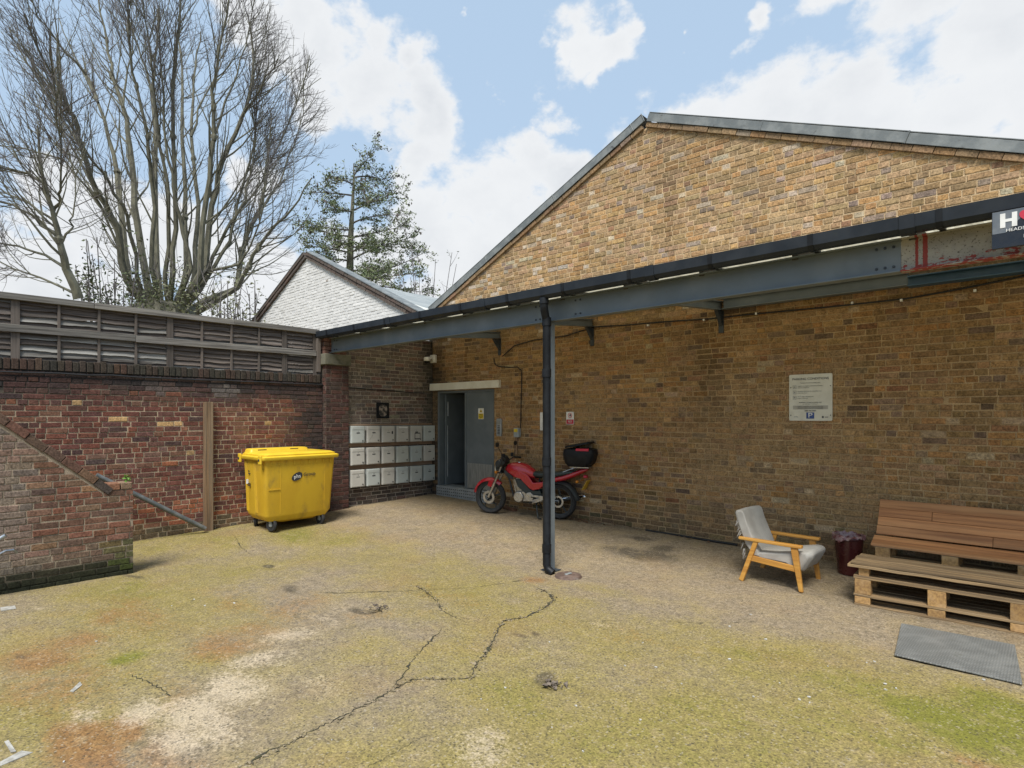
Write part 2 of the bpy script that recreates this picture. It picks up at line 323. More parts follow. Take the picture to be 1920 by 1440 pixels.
def build_ground():
    xs = np.concatenate([[-400, -120, -40, -12, -4, -1.2], np.arange(-.4, 12.6, .03), [13.5, 16, 24, 60, 400]])
    ys = np.concatenate([[-400, -60, -24, -16, -12.5], np.arange(-11.5, .55, .03), [1.5, 4, 12, 40, 120, 400]])
    X, Y = np.meshgrid(xs, ys); D = np.maximum(0, -Y); Xp = np.maximum(0, X)
    Z = np.maximum(0, .24-.017*Xp-.03*D-.009*Xp*D)
    near = (X > -.5) & (X < 13) & (Y > -12) & (Y < .6)
    Z = Z+np.where(near, (vnoise(X, Y, .9, 3, 4)-.5)*.022+(vnoise(X, Y, 9, 8, 2)-.5)*.008, -.03)
    for px, py, r, dp in ((708, 1140, .13, .03), (1033, 1283, .10, .025), (515, 1062, .10, .02), (1195, 1035, .5, .012)):
        c = gr(px, py); Z = Z-dp*np.exp(-(((X-c.x)**2+(Y-c.y)**2)/r**2))
    moss = blob_mask(X, Y, [(290,1025,.7,.6,.8),(430,1015,.8,.5,.85),(560,1000,.8,.6,1.05),(640,1010,.7,.6,.9),(750,1050,1.2,.9,.55),(150,1110,.9,.5,.6),(300,1110,.9,.6,.6),
        (30,1350,.5,.5,.75),(260,1230,.28,.22,1.3),(380,1250,.4,.35,.7),(60,1290,.5,.4,.5),(700,1230,1.0,.7,.5),(900,1150,1.1,.9,.6),(1000,1300,1.2,.8,.6),(760,1380,.8,.5,.55),(1150,1105,.7,.3,.85),(1280,1130,.7,.3,.8),
        (1450,1230,.9,.5,.9),(1560,1220,.8,.5,.85),(1650,1290,.7,.5,.9),(1500,1330,.8,.5,.6),(1820,1370,.6,.5,1.4),(1890,1330,.5,.5,1.4),(1700,1400,.7,.5,.9),(1240,1400,.9,.5,.7),(1100,1200,1.1,.5,.6),(1350,1180,.9,.4,.65),(540,1420,.5,.3,.6)], 11)
    base = (vnoise(X, Y, .8, 23, 4)-.40)*1.1
    open_air = np.clip((-Y-2.15+.5*(vnoise(X, Y, .9, 31, 3)-.5))/.9, 0, 1)
    moss = np.clip(np.maximum(moss*1.1, .42+base*1.3)*open_air, 0, 1.7)
    rust = blob_mask(X, Y, [(60,1240,.45,.3,.9),(130,1210,.5,.3,.75),(180,1160,.7,.35,.6),(130,1390,.45,.18,1.3),(230,1360,.35,.16,1.0),(200,1420,.4,.2,.9),(500,1180,.5,.35,.55),(420,1120,.7,.3,.45),(720,1150,.4,.3,.45),(1010,1082,.22,.12,.8),(1850,1432,.3,.1,.8),(420,1200,.5,.4,.7),(560,1140,.9,.4,.55),(250,1150,.9,.4,.6),(100,1300,.5,.4,.6),(330,1400,.4,.2,.7),(820,1120,.8,.4,.4),(1180,1180,.7,.3,.35),(320,1290,.3,.2,.6),(1000,1390,.5,.3,.3)], 41)
    pale = blob_mask(X, Y, [(540,1190,.2,.25,.9),(515,1235,.28,.25,1.0),(470,1290,.4,.28,1.1),(400,1330,.42,.25,1.15),(290,1325,.28,.16,1.1),(370,1385,.35,.22,1.0),(460,1360,.4,.2,.9),(170,1330,.2,.12,.8),(620,1275,.3,.2,.6),(920,1410,.22,.2,.8),(640,1140,.5,.15,.5),(600,1160,.3,.1,.7),(1140,1160,.3,.15,.55),(80,1145,.25,.1,.6),(960,1030,.5,.2,.35),(1000,975,.3,.06,.7)], 61)
    dark = blob_mask(X, Y, [(1190,1038,.55,.28,1.35),(1195,1006,.25,.10,1.2),(1240,1030,.3,.2,1.1),(545,1108,.24,.1,.9),(708,1140,.13,.1,1.2),(1033,1283,.10,.08,1.3),(515,1062,.1,.06,1.2),(1600,1110,.25,.1,.8),(975,1195,.09,.05,1.1),(1005,1192,.05,.04,1.1),(250,1085,.2,.08,.8),(660,1050,.6,.2,.25),(50,1224,.10,.05,.9),(1300,960,.7,.15,.5),(1060,985,.5,.2,.6),(660,960,.4,.2,.6),(1420,1075,.5,.25,.45)], 71)
    n = X.size; nx = len(xs); ny = len(ys)
    co = np.stack([X, Y, Z], -1).reshape(-1, 3)
    i = (np.arange(ny-1)[:, None]*nx+np.arange(nx-1)[None, :]).ravel()
    q = np.stack([i, i+1, i+nx+1, i+nx], -1)
    me = bpy.data.meshes.new('ground'); me.from_pydata(co.tolist(), [], q.tolist())
    at = me.color_attributes.new('Mask', 'FLOAT_COLOR', 'POINT')
    at.data.foreach_set('color', np.stack([moss, rust, pale, dark], -1).astype(np.float32).ravel())
    me.polygons.foreach_set('use_smooth', [True]*len(me.polygons)); me.materials.append(ground_material()); me.update()
    return tag(link(bpy.data.objects.new('ground', me)), kind='structure')
GROUND = build_ground()
CRACKM = pm('crack_dirt', (.03, .027, .02), (.05, .048, .02), scale=20, rough=1.0)
def crack(pix, w, seed):
    r = random.Random(seed); P = [gr(*p) for p in pix]; pts = []
    for a, b in zip(P[:-1], P[1:]):
        n = max(2, int((b-a).length/.02))
        for k in range(n): pts.append(a.lerp(b, k/n))
    pts.append(P[-1]); N = len(pts); m = MB(); vs = []
    for i, p in enumerate(pts):
        t = pts[min(i+1, N-1)]-pts[max(0, i-1)]; s = Vector((-t.y, t.x, 0)).normalized(); off = r.gauss(0, .007)
        ww = w*(.25+.5*r.random()+3.2*max(0., float(vnoise(i*.17, seed*3.1, 1, 5, 2))-.58)**1.0*2)*min(1, .3+6*min(i, N-1-i)/N)
        for e in (-1, 1): q = p+s*(off+e*ww/2); vs.append((q.x, q.y, gzn(q.x, q.y)+.004))
    m.add(vs, [(2*i, 2*i+1, 2*i+3, 2*i+2) for i in range(N-1)])
    return m.build('crack', CRACKM, GROUND)
def gzn(x, y):
    return gz(x, y)+float((vnoise(x, y, .9, 3, 4)-.5)*.022+(vnoise(x, y, 9, 8, 2)-.5)*.008)
crack([(450,1440),(500,1410),(560,1385),(600,1362),(660,1335),(720,1303),(745,1290),(775,1276),(830,1275),(880,1272)], .013, 1)
crack([(880,1272),(893,1245),(910,1225),(925,1200),(935,1180),(945,1165),(985,1157),(1020,1140),(1038,1125),(1030,1112),(1008,1103)], .020, 2)
crack([(735,1292),(760,1260),(775,1235),(800,1210),(830,1178)], .009, 3)
crack([(780,1098),(800,1110),(820,1128),(828,1145),(870,1165)], .014, 4)
crack([(1040,1170),(1100,1166),(1200,1160),(1300,1168),(1450,1166)], .005, 5)
crack([(240,1262),(300,1290),(320,1305)], .012, 6)
crack([(1000,1085),(900,1100),(760,1108),(640,1112),(560,1108)], .010, 7)
crack([(690,1440),(760,1400),(800,1380)], .004, 8)
crack([(470,1040),(450,1025),(440,1005)], .008, 9)

def crumbs(pix, n, seed):
    r = random.Random(seed); P = [gr(*p) for p in pix]; m = MB()
    for _ in range(n):
        i = r.randrange(len(P)-1); c = P[i].lerp(P[i+1], r.random()); c = Vector((c.x+r.gauss(0, .018), c.y+r.gauss(0, .018), 0)); c.z = gzn(c.x, c.y)+.001; s = r.uniform(.004, .013)
        vs = [c+Vector((r.gauss(0, 1), r.gauss(0, 1), abs(r.gauss(0, .7))))*s for _ in range(5)]; m.add(vs, [(0, 1, 2), (0, 2, 3), (0, 3, 4), (1, 2, 3), (2, 3, 4), (0, 1, 4)])
    m.build('crack_crumbs', pm('crumb', (.25, .20, .13), (.12, .105, .06), scale=40, rough=1), GROUND, kind='stuff')
crumbs([(450,1440),(560,1385),(660,1335),(745,1290),(775,1276),(830,1275),(880,1272)], 90, 3)
crumbs([(880,1272),(893,1245),(910,1225),(925,1200),(935,1180),(945,1165),(985,1157),(1020,1140),(1038,1125),(1030,1112),(1008,1103)], 120, 4)
crumbs([(780,1098),(800,1110),(820,1128),(828,1145)], 50, 5)

# ------------------------------------------------------------------ brickwork
def clip(poly, hp):
    for a, b, c in hp:          # keep a*u+b*z <= c
        o = []
        for i in range(len(poly)):
            p, q = poly[i], poly[(i+1) % len(poly)]; dp = a*p[0]+b*p[1]-c; dq = a*q[0]+b*q[1]-c
            if dp <= 0: o.append(p)
            if (dp < 0) != (dq < 0) and abs(dp-dq) > 1e-9:
                t = dp/(dp-dq); o.append((p[0]+(q[0]-p[0])*t, p[1]+(q[1]-p[1])*t))
        poly = o
        if len(poly) < 3: return []
    return poly
def parea(p): return abs(sum(p[i][0]*p[(i+1) % len(p)][1]-p[(i+1) % len(p)][0]*p[i][1] for i in range(len(p))))/2
def brick_geo(mb, poly, P, O, U, N, col, r, worn=.004, jit=.002):
    n = len(poly); cx = sum(p[0] for p in poly)/n; cz = sum(p[1] for p in poly)/n; vs = []; tilt = r.gauss(0, .012), r.gauss(0, .02)
    for ring in range(3):
        d = (-.012, P-worn*.9, P)[ring]; ins = (0, 0, worn)[ring]
        for u, z in poly:
            du, dz = u-cx, z-cz; uu = cx+du*max(0, 1-ins/max(.02, abs(du))); zz = cz+dz*max(0, 1-ins/max(.015, abs(dz)))
            if ring: uu += r.gauss(0, jit*.6); zz += r.gauss(0, jit*.6)
            dd = d+((du*tilt[0]+dz*tilt[1]) if ring else 0)
            vs.append((O[0]+U[0]*uu+N[0]*dd, O[1]+U[1]*uu+N[1]*dd, zz))
    fs = [(k+n*i, (k+1) % n+n*i, (k+1) % n+n*(i+1), k+n*(i+1)) for i in range(2) for k in range(n)]+[tuple(range(2*n, 3*n))]
    mb.add(vs, fs, col)
def lay(u0, u1, z0, z1, r, style, holes=(), hp=(), ch=.075, joint=.0135):
    out = []; k = 0; z = z0
    while z < z1-.02:
        zt = min(z+ch-joint, z1); rowt = style(k, r); u = u0-r.random()*.2
        if rowt == 'S': u = u0-(.1125 if k % 2 else 0)-r.random()*.02
        j = 0
        while u < u1:
            if rowt == 'S': w = .215
            elif rowt == 'H': w = .1025
            elif rowt == 'F': w = .215 if j % 2 else .1025
            else: w = .215 if r.random() < .62 else .1025
            w += r.gauss(0, .004); j += 1
            segs = [(max(u, u0), min(u+w, u1))]; u += w+joint
            for a, b, c, d in holes:
                if zt > c and z < d:
                    ns = []
                    for s0, s1 in segs:
                        if s1 <= a or s0 >= b: ns.append((s0, s1))
                        else:
                            if s0 < a: ns.append((s0, a))
                            if s1 > b: ns.append((b, s1))
                    segs = ns
            for s0, s1 in segs:
                if s1-s0 < .025: continue
                dz = r.gauss(0, .0015)
                pl = [(s0, z+dz), (s1, z+dz+r.gauss(0, .001)), (s1, zt+dz), (s0, zt+dz)]
                if hp: pl = clip(pl, hp)
                if len(pl) >= 3 and parea(pl) > .0012: out.append(pl)
        k += 1; z += ch
    return out
def brick_parts(polys, O, U, N, colour, parent, seed, proud=.0065, nmax=300, hidden=None, mat=None, worn=.004, jit=.002):
    r = random.Random(seed); mat = mat or BRICK; rec = []
    for pl in polys:
        u = sum(p[0] for p in pl)/len(pl); z = sum(p[1] for p in pl)/len(pl)
        rec.append((pl, u, z, colour(u, z, r), max(.0015, proud+r.gauss(0, .0022))))
    def score(e):
        pr = []
        for u, z in e[0]:
            w = (O[0]+U[0]*u, O[1]+U[1]*u, z)
            q = proj(w)
            if q[2] < .5: return 0
            pr.append(q[:2])
        x = sum(p[0] for p in pr)/len(pr); y = sum(p[1] for p in pr)/len(pr)
        if not (0 < x < 1920 and 0 < y < 1440) or (hidden and hidden(x, y)): return 0
        return parea(pr)
    sc = sorted(range(len(rec)), key=lambda i: -score(rec[i])); single = set(i for i in sc[:nmax] if score(rec[i]) > 0)
    rest = MB()
    for i, (pl, u, z, c, p) in enumerate(rec):
        if i in single:
            m = MB(); brick_geo(m, pl, p, O, U, N, c, r, worn, jit); m.build('brick', mat, parent)
        else: brick_geo(rest, pl, p, O, U, N, c, r, worn, jit)
    if rest.v: rest.build('brick_field', mat, parent, kind='stuff')
def pick(pal, r):
    t = r.random()*sum(p[0] for p in pal)
    for w, c in pal:
        t -= w
        if t <= 0: break
    k = math.exp(r.gauss(0, .13)); return tuple(min(.8, x*k*(1+r.gauss(0, .03))) for x in c)
def lerp3(a, b, t): t = max(0., min(1., t)); return tuple(a[i]+(b[i]-a[i])*t for i in range(3))
def mortar_face(name, us, zs, O, U, N, colour, parent, top=None, holes=(), d=0., back=None):
    """wall core: a front sheet of cells (cut by the roof line and the openings) with real thickness"""
    m = MB(); W = len(us); vs = []; cs = []
    def P(u, z, dd): return (O[0]+U[0]*u+N[0]*dd, O[1]+U[1]*u+N[1]*dd, z)
    for z in zs:
        for u in us:
            zz = min(z, top(u)) if top else z
            vs.append(P(u, zz, d)); cs.append(colour(u, zz))
    fs = []
    for j in range(len(zs)-1):
        for i in range(W-1):
            uc = (us[i]+us[i+1])/2; zc = (zs[j]+zs[j+1])/2
            if any(a < uc < b and c < zc < e for a, b, c, e in holes): continue
            if top and zs[j] >= max(top(us[i]), top(us[i+1])): continue
            fs.append((j*W+i, j*W+i+1, (j+1)*W+i+1, (j+1)*W+i))
    m.v = vs; m.c = cs; m.f = fs
    if back:                     # the thickness: ends, top and rear sheet
        ends = []
        for u in (us[0], us[-1]): ends.append((u, zs[0], min(zs[-1], top(u)) if top else zs[-1]))
        (ua, a0, a1), (ub, b0, b1) = ends; c = colour(ua, a1)
        for u, q0, q1 in ends: m.add([P(u, q0, d), P(u, q1, d), P(u, q1, -back), P(u, q0, -back)], [(0, 1, 2, 3)], c)
        tu = sorted(set([us[0], us[-1]]+([x for x in us] if top else [])))
        for a, b in zip(tu[:-1], tu[1:]):
            ta = min(zs[-1], top(a)) if top else zs[-1]; tb = min(zs[-1], top(b)) if top else zs[-1]
            m.add([P(a, ta, d), P(b, tb, d), P(b, tb, -back), P(a, ta, -back)], [(0, 1, 2, 3)], c)
            if not any(h[0] < (a+b)/2 < h[1] for h in holes): m.add([P(a, zs[0], -back), P(b, zs[0], -back), P(b, tb, -back), P(a, ta, -back)], [(0, 1, 2, 3)], c)
    return m.build(name, MORTAR, parent)
def frange(a, b, st, extra=()):
    return sorted(set([round(a+i*st, 4) for i in range(int((b-a)/st)+1)]+[b]+list(extra)))

# ---- warehouse with the tall yellow gable
APX, APZ = 5.18, 6.34; SL = (APZ-4.08)/(APX-.12); SR = (APZ-4.50)/(9.54-APX)
def gtop(u): return APZ-SL*(APX-u) if u < APX else APZ-SR*(u-APX)
DX0, DX1, DZ0, DZ1 = .21, 1.88, .44, 2.42
WH = empty('warehouse', (5.18, 0, .15), label='yellow stock brick warehouse with a shallow gable above the steel canopy', cat='warehouse')
WH.location = (0, 0, 0)
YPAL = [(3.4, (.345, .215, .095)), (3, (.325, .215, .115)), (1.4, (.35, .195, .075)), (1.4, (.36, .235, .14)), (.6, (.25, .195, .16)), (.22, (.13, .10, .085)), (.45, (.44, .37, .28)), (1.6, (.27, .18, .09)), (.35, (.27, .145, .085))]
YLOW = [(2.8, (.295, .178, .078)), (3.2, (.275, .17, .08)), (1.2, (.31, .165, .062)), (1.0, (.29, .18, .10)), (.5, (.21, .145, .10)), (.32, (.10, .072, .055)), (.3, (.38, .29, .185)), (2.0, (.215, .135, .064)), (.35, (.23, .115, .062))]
def soot_y(u, z):
    n = float(vnoise(u, z, 1.6, 5, 4)); m = float(vnoise(u, z, .5, 9, 3))
    a = max(0., 1.35-u/.72)*(n*2.2-.30)*(1 if z < 4.2 else .2)              # black run-off by the inner corner
    b = max(0., (m-.52)*2.2)
    return max(0., min(.88, a)), b
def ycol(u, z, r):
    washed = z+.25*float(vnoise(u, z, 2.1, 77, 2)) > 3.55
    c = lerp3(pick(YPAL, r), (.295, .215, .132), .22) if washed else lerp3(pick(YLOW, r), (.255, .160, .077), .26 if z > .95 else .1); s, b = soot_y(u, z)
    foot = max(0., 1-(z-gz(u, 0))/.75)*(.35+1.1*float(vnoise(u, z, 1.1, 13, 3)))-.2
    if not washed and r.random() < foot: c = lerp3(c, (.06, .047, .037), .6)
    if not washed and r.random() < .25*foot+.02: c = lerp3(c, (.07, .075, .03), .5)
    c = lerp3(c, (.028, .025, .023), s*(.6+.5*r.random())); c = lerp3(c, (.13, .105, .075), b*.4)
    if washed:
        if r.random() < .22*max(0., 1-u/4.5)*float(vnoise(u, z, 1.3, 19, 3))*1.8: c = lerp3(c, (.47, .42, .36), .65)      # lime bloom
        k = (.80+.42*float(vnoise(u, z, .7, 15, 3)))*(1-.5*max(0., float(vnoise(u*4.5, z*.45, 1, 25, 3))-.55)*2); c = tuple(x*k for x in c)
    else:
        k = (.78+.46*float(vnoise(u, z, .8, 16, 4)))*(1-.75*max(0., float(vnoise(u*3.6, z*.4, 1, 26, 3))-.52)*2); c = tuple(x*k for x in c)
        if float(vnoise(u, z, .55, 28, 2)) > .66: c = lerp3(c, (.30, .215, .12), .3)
    return c
def ymort(u, z):
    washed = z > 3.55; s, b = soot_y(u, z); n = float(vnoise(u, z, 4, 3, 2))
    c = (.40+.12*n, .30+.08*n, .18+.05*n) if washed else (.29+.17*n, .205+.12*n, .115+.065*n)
    return lerp3(c, (.03, .027, .025), s*.9)
zs = frange(-.1, 6.6, .15, (DZ0, DZ1)); us = frange(.02, 12.0, .15, (DX0, DX1, APX))
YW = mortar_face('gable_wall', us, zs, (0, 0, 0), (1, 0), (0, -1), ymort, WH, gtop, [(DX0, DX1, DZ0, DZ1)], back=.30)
a1 = (-SL, 1, APZ-SL*APX-.005); a2 = (SR, 1, APZ+SR*APX-.005)
ypol = lay(.02, 12.0, -.06, 6.5, random.Random(4), lambda k, r: 'F' if r.random() < .6 else ('H' if r.random() < .4 else 'M'), [(DX0-.005, DX1+.005, DZ0-.4, DZ1)], [a1, a2])
def yhid(x, y):
    g = 622-.195*(x-605); b = 662-.142*(x-622)
    return g-4 < y < b+4 or (x > 1640 and y > 930) or (1000 < x < 1040)
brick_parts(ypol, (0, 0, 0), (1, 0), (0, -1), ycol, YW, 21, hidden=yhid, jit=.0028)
# verge: a projecting brick course under lead flashing laid in lapped lengths
r = random.Random(8)
for sgn, x0, x1 in ((-1, .02, APX), (1, APX, 12.0)):
    z0, z1 = gtop(x0), gtop(x1); Ln = math.hypot(x1-x0, z1-z0); d = Vector(((x1-x0)/Ln, 0, (z1-z0)/Ln)); up = Vector((-d.z, 0, d.x)); A = Vector((x0, 0, z0))
    vm = MB(); s = 0.
    while s < Ln-.05:
        w = min(.215+r.gauss(0, .006), Ln-s); p = A+d*(s+.004); q = A+d*(s+w-.004); off = Vector((0, -.012+r.gauss(0, .003), 0))
        vm.beam(p+up*.035+off, q+up*.035+off, .06, .066, up, lerp3(pick(YPAL, r), (.15, .105, .068), .65)); s += w
    vm.build('verge_course', BRICK, WH, kind='stuff')
    s = 0.; k = 0
    while s < Ln-.02:
        w = min(1.75+r.uniform(-.15, .15), Ln-s); p = A+d*s; q = A+d*(s+w+.03); m = MB(); o = Vector((0, -.004*(k % 2), .0)); t = r.uniform(-.004, .004)
        m.beam(p+up*(.135+t)+Vector((0, -.055, 0))+o, q+up*(.135)+Vector((0, -.055, 0))+o, .012, .115, up)
        m.beam(p+up*(.206+t)+Vector((0, .10, 0))+o, q+up*(.206)+Vector((0, .10, 0))+o, .32, .012, up)
        m.tube([q+up*.07+Vector((0, -.064, 0))+o, q+up*.212+Vector((0, -.064, 0))+o], .008, 6)
        m.build('flashing', LEAD, WH, bevel=.003); s += w; k += 1
    m = MB(); far = Vector((0, 18, 0)); q = A+d*Ln
    m.add([A+up*.19+Vector((0, .2, 0)), q+up*.19+Vector((0, .2, 0)), q+up*.19+far, A+up*.19+far, A+up*.07+Vector((0, .2, 0)), q+up*.07+Vector((0, .2, 0)), q+up*.07+far, A+up*.07+far], [(0, 1, 2, 3), (4, 7, 6, 5), (0, 4, 5, 1), (2, 6, 7, 3), (0, 3, 7, 4), (1, 5, 6, 2)])
    m.build('roof_slope', ROOFSHEET, WH)
MB().box(.02, .28, .31, 18, 0, 4.05).build('side_wall', pm('side_wall', (.22, .15, .08), rough=.9), WH)
# doorway
DOORP = pm('grey_door_paint', (.105, .125, .135), (.13, .15, .16), scale=3, rough=.45, dirt=(.17, .18, .18), dlo=.66, dhi=.85, dscale=14)
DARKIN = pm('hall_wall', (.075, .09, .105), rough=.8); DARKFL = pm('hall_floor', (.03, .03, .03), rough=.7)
m = MB(); m.box(DX0, DX0+.055, -.02, .24, DZ0, DZ1); m.box(DX1-.04, DX1, -.02, .24, DZ0, DZ1); m.box(DX0+.055, DX1-.04, -.02, .24, DZ1-.045, DZ1)
m.build('door_frame', DOORP, WH, bevel=.004)
dl = MB().box(1.09, DX1-.042, -.012, .033, DZ0+.01, DZ1-.047).build('door_leaf', DOORP, WH, bevel=.003, label='closed grey right-hand door leaf with a warning sign and steel kick plate')
KICK = pm('kick_plate', (.34, .35, .34), (.22, .23, .23), scale=5, rough=.45, metal=.6, stretch=(9, 1, .7), dirt=(.12, .12, .12))
MB().box(1.13, DX1-.05, -.0155, -.0125, DZ0+.02, DZ0+.52).build('kick_plate', KICK, dl)
MB().box(1.06, 1.10, -.025, .04, DZ0+.01, DZ1-.047).build('meeting_stile', DOORP, WH, bevel=.003)
m = MB(); m.box(.30, .345, .10, .86, DZ0+.01, DZ1-.05); ol = m.build('door_leaf', DOORP, WH, bevel=.003, label='grey left-hand door leaf folded back into the dark hall')
m = MB(); m.tube([(.36, .14, 1.9), (.36, .14, 2.2)], .012, 8); m.tube([(.36, .13, .62), (.36, .13, 1.7)], .006, 6); m.build('door_bolt', GALV, ol)
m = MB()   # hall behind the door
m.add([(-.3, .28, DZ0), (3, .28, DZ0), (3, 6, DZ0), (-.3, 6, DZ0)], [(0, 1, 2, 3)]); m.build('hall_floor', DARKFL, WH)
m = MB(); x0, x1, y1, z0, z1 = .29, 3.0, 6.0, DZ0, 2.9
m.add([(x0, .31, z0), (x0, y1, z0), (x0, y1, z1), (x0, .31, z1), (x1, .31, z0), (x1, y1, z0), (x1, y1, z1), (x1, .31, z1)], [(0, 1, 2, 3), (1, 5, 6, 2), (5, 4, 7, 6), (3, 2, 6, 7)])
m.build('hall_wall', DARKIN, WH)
step = MB().box(DX0, DX1-.01, -.055, .27, .0, DZ0).build('doorstep', GALV, WH, bevel=.004)
m = MB()
for i in range(26):
    for j in range(3):
        x = DX0+.05+i*.062; z = .27+j*.06
        m.prism(rrect(.034, .020, .008, 3), .003, Mx((x, -.055, z), rad(90), 0, 0))
m.build('tread_stud', pm('stud', (.12, .12, .11), rough=.6, metal=.3), step, kind='stuff')
MB().box(.0, 2.06, -.075, -.001, 2.44, 2.585).build('door_hood', WHITEPL, WH, bevel=.006)

# ---- left boundary wall, pier, end wall with the letterboxes
RPAL = [(3.2, (.135, .053, .041)), (2.4, (.175, .066, .045)), (2.6, (.105, .056, .048)), (.35, (.28, .10, .05)), (.7, (.045, .038, .040)), (2.0, (.16, .085, .058)), (.03, (.42, .28, .14)), (.8, (.21, .10, .068))]
def soot_r(v, z):          # v runs along the wall (world y)
    n = float(vnoise(v, z, 1.1, 51, 4)); k = float(vnoise(v, z, 3.0, 52, 3))
    a = max(0., 1-(2.66-z)/.68)*2.0*(.40+n*1.2); b = max(0., 1-(-2.5-v)/1.15)*(n*1.9) if v < -2.0 else .6+.5*n
    return max(0., min(.92, max(a, b)))
def rcol(v, z, r):
    c = lerp3(pick(RPAL, r), (.155, .066, .047), .3)
    if z < .62 and v > -6 and r.random() < .4: c = lerp3(c, (.34, .12, .055), .5)
    if abs(v+5.6) < .75 and 1.75 < z < 2.15 and r.random() < .13: c = (.47, .30, .14)
    c = lerp3(c, (.036, .033, .032), soot_r(v, z)*(.75+.3*r.random()))
    g = float(vnoise(v, z, 1.7, 66, 3))
    if z < .28: c = lerp3(c, (.085, .085, .05), .7)
    if g > .66: c = lerp3(c, (.24, .22, .20), (g-.66)*3)
    return c
def rmort(v, z):
    n = float(vnoise(v, z, 5, 63, 2)); c = (.31+.17*n, .25+.13*n, .175+.085*n)
    return lerp3(c, (.032, .030, .028), min(1, soot_r(v, z)*1.15))
def rstyle(k, r):
    t = r.random(); return 'S' if t < .22 else ('H' if t < .52 else ('F' if t < .85 else 'M'))
BW = empty('boundary_wall', (0, 0, 0), label='long old red brick boundary wall carrying the weathered timber fence', cat='wall')
BWc = mortar_face('wall_core', frange(-9.6, -2.05, .13), frange(-.1, 2.50, .13), (0, 0, 0), (0, 1), (1, 0), rmort, BW, back=.23)
pol = lay(-9.6, -2.56, -.05, 2.49, random.Random(31), rstyle)
brick_parts(pol, (0, 0, 0), (0, 1), (1, 0), rcol, BWc, 32, hidden=lambda x, y: (x < 205 and y > 765+x*.73) or (455 < x < 640 and y > 835), jit=.0025)
r = random.Random(33); v = -9.6
COPB = []
while v < -2.62:
    w = .068+r.gauss(0, .003); t = .012+abs(r.gauss(0, .006)); c = lerp3(pick(RPAL, r), (.040, .038, .030), .76+.24*r.random())
    m = MB(); h = 2.645+r.gauss(0, .006)
    m.box(-.24, t, v, v+w, 2.502, h, c); m.build('coping_brick', BRICK, BW, bevel=.006, seg=1); v += w+.012
MB().box(-.235, .0, -9.6, -2.6, 2.497, 2.632, (.05, .047, .04)).build('coping_bed', MORTAR, BW)
# pier
PR = MB(); 
def pcol(v, z, r): return lerp3(pick(RPAL[:3]+[(2, (.11, .07, .055))], r), (.035, .029, .027), .40+.45*float(vnoise(v, z, 2, 5, 3)))
PE = empty('brick_pier', (0, 0, 0), label='dark red brick pier with a stone pad under the beam end', cat='pier')
m = MB(); m.box(-.23, .115, -2.55, -2.09, -.05, 2.83, (.12, .095, .075)); PC = m.build('pier_core', MORTAR, PE)
pp = lay(-2.55, -2.09, -.02, 2.82, random.Random(35), lambda k, r: 'S' if k % 2 else 'M')
brick_parts(pp, (.115, 0, 0), (0, 1), (1, 0), pcol, PC, 36, nmax=120)
pp = lay(0, .115, -.02, 2.82, random.Random(37), lambda k, r: 'H')
brick_parts(pp, (0, -2.55, 0), (1, 0), (0, -1), pcol, PC, 38, nmax=40)
MB().box(-.23, .165, -2.60, -2.06, 2.831, 3.03).build('pad_stone', STONE, PE, bevel=.012)
m = MB()
r = random.Random(39)
for k in range(5):
    for a, b in ((-2.55, -2.335), (-2.325, -2.10)) if k % 2 else ((-2.55, -2.44), (-2.43, -2.215), (-2.205, -2.10)):
        m.box(-.2, .05+r.gauss(0, .004), a, b, 3.035+k*.075, 3.10+k*.075, lerp3(pick(RPAL, r), (.20, .13, .10), .5))
m.build('pier_head', BRICK, PE, bevel=.004)
# end wall behind the letterboxes
GPAL = [(3, (.145, .118, .098)), (3, (.165, .128, .105)), (2, (.118, .098, .088)), (1, (.18, .112, .09)), (.6, (.22, .19, .15))]
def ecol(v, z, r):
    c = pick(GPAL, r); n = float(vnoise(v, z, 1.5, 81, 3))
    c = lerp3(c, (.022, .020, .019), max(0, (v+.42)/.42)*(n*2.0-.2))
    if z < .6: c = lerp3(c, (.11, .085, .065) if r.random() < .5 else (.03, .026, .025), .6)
    if n > .62 and z > 1.2: c = lerp3(c, (.16, .145, .115), (n-.62)*3)
    return c
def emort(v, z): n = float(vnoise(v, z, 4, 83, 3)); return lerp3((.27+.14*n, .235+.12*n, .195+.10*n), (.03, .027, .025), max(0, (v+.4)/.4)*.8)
EW = empty('end_wall', (0, 0, 0), label='grimy brown brick end wall between the pier and the doorway, behind the letterboxes', cat='wall')
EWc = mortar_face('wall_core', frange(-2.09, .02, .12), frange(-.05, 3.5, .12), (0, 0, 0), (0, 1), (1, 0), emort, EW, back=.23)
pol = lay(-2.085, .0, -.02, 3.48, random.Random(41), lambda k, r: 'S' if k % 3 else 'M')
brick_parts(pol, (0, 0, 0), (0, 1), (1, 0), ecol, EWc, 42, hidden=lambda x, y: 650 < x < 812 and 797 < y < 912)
m = MB(); m.box(.0, .014, -2.087, -2.055, .15, 2.82); m.build('render_strip', pm('rough_mortar', (.33, .30, .26), (.18, .16, .14), scale=22, lo=.35, hi=.6, rough=1, bump=.8), EW)

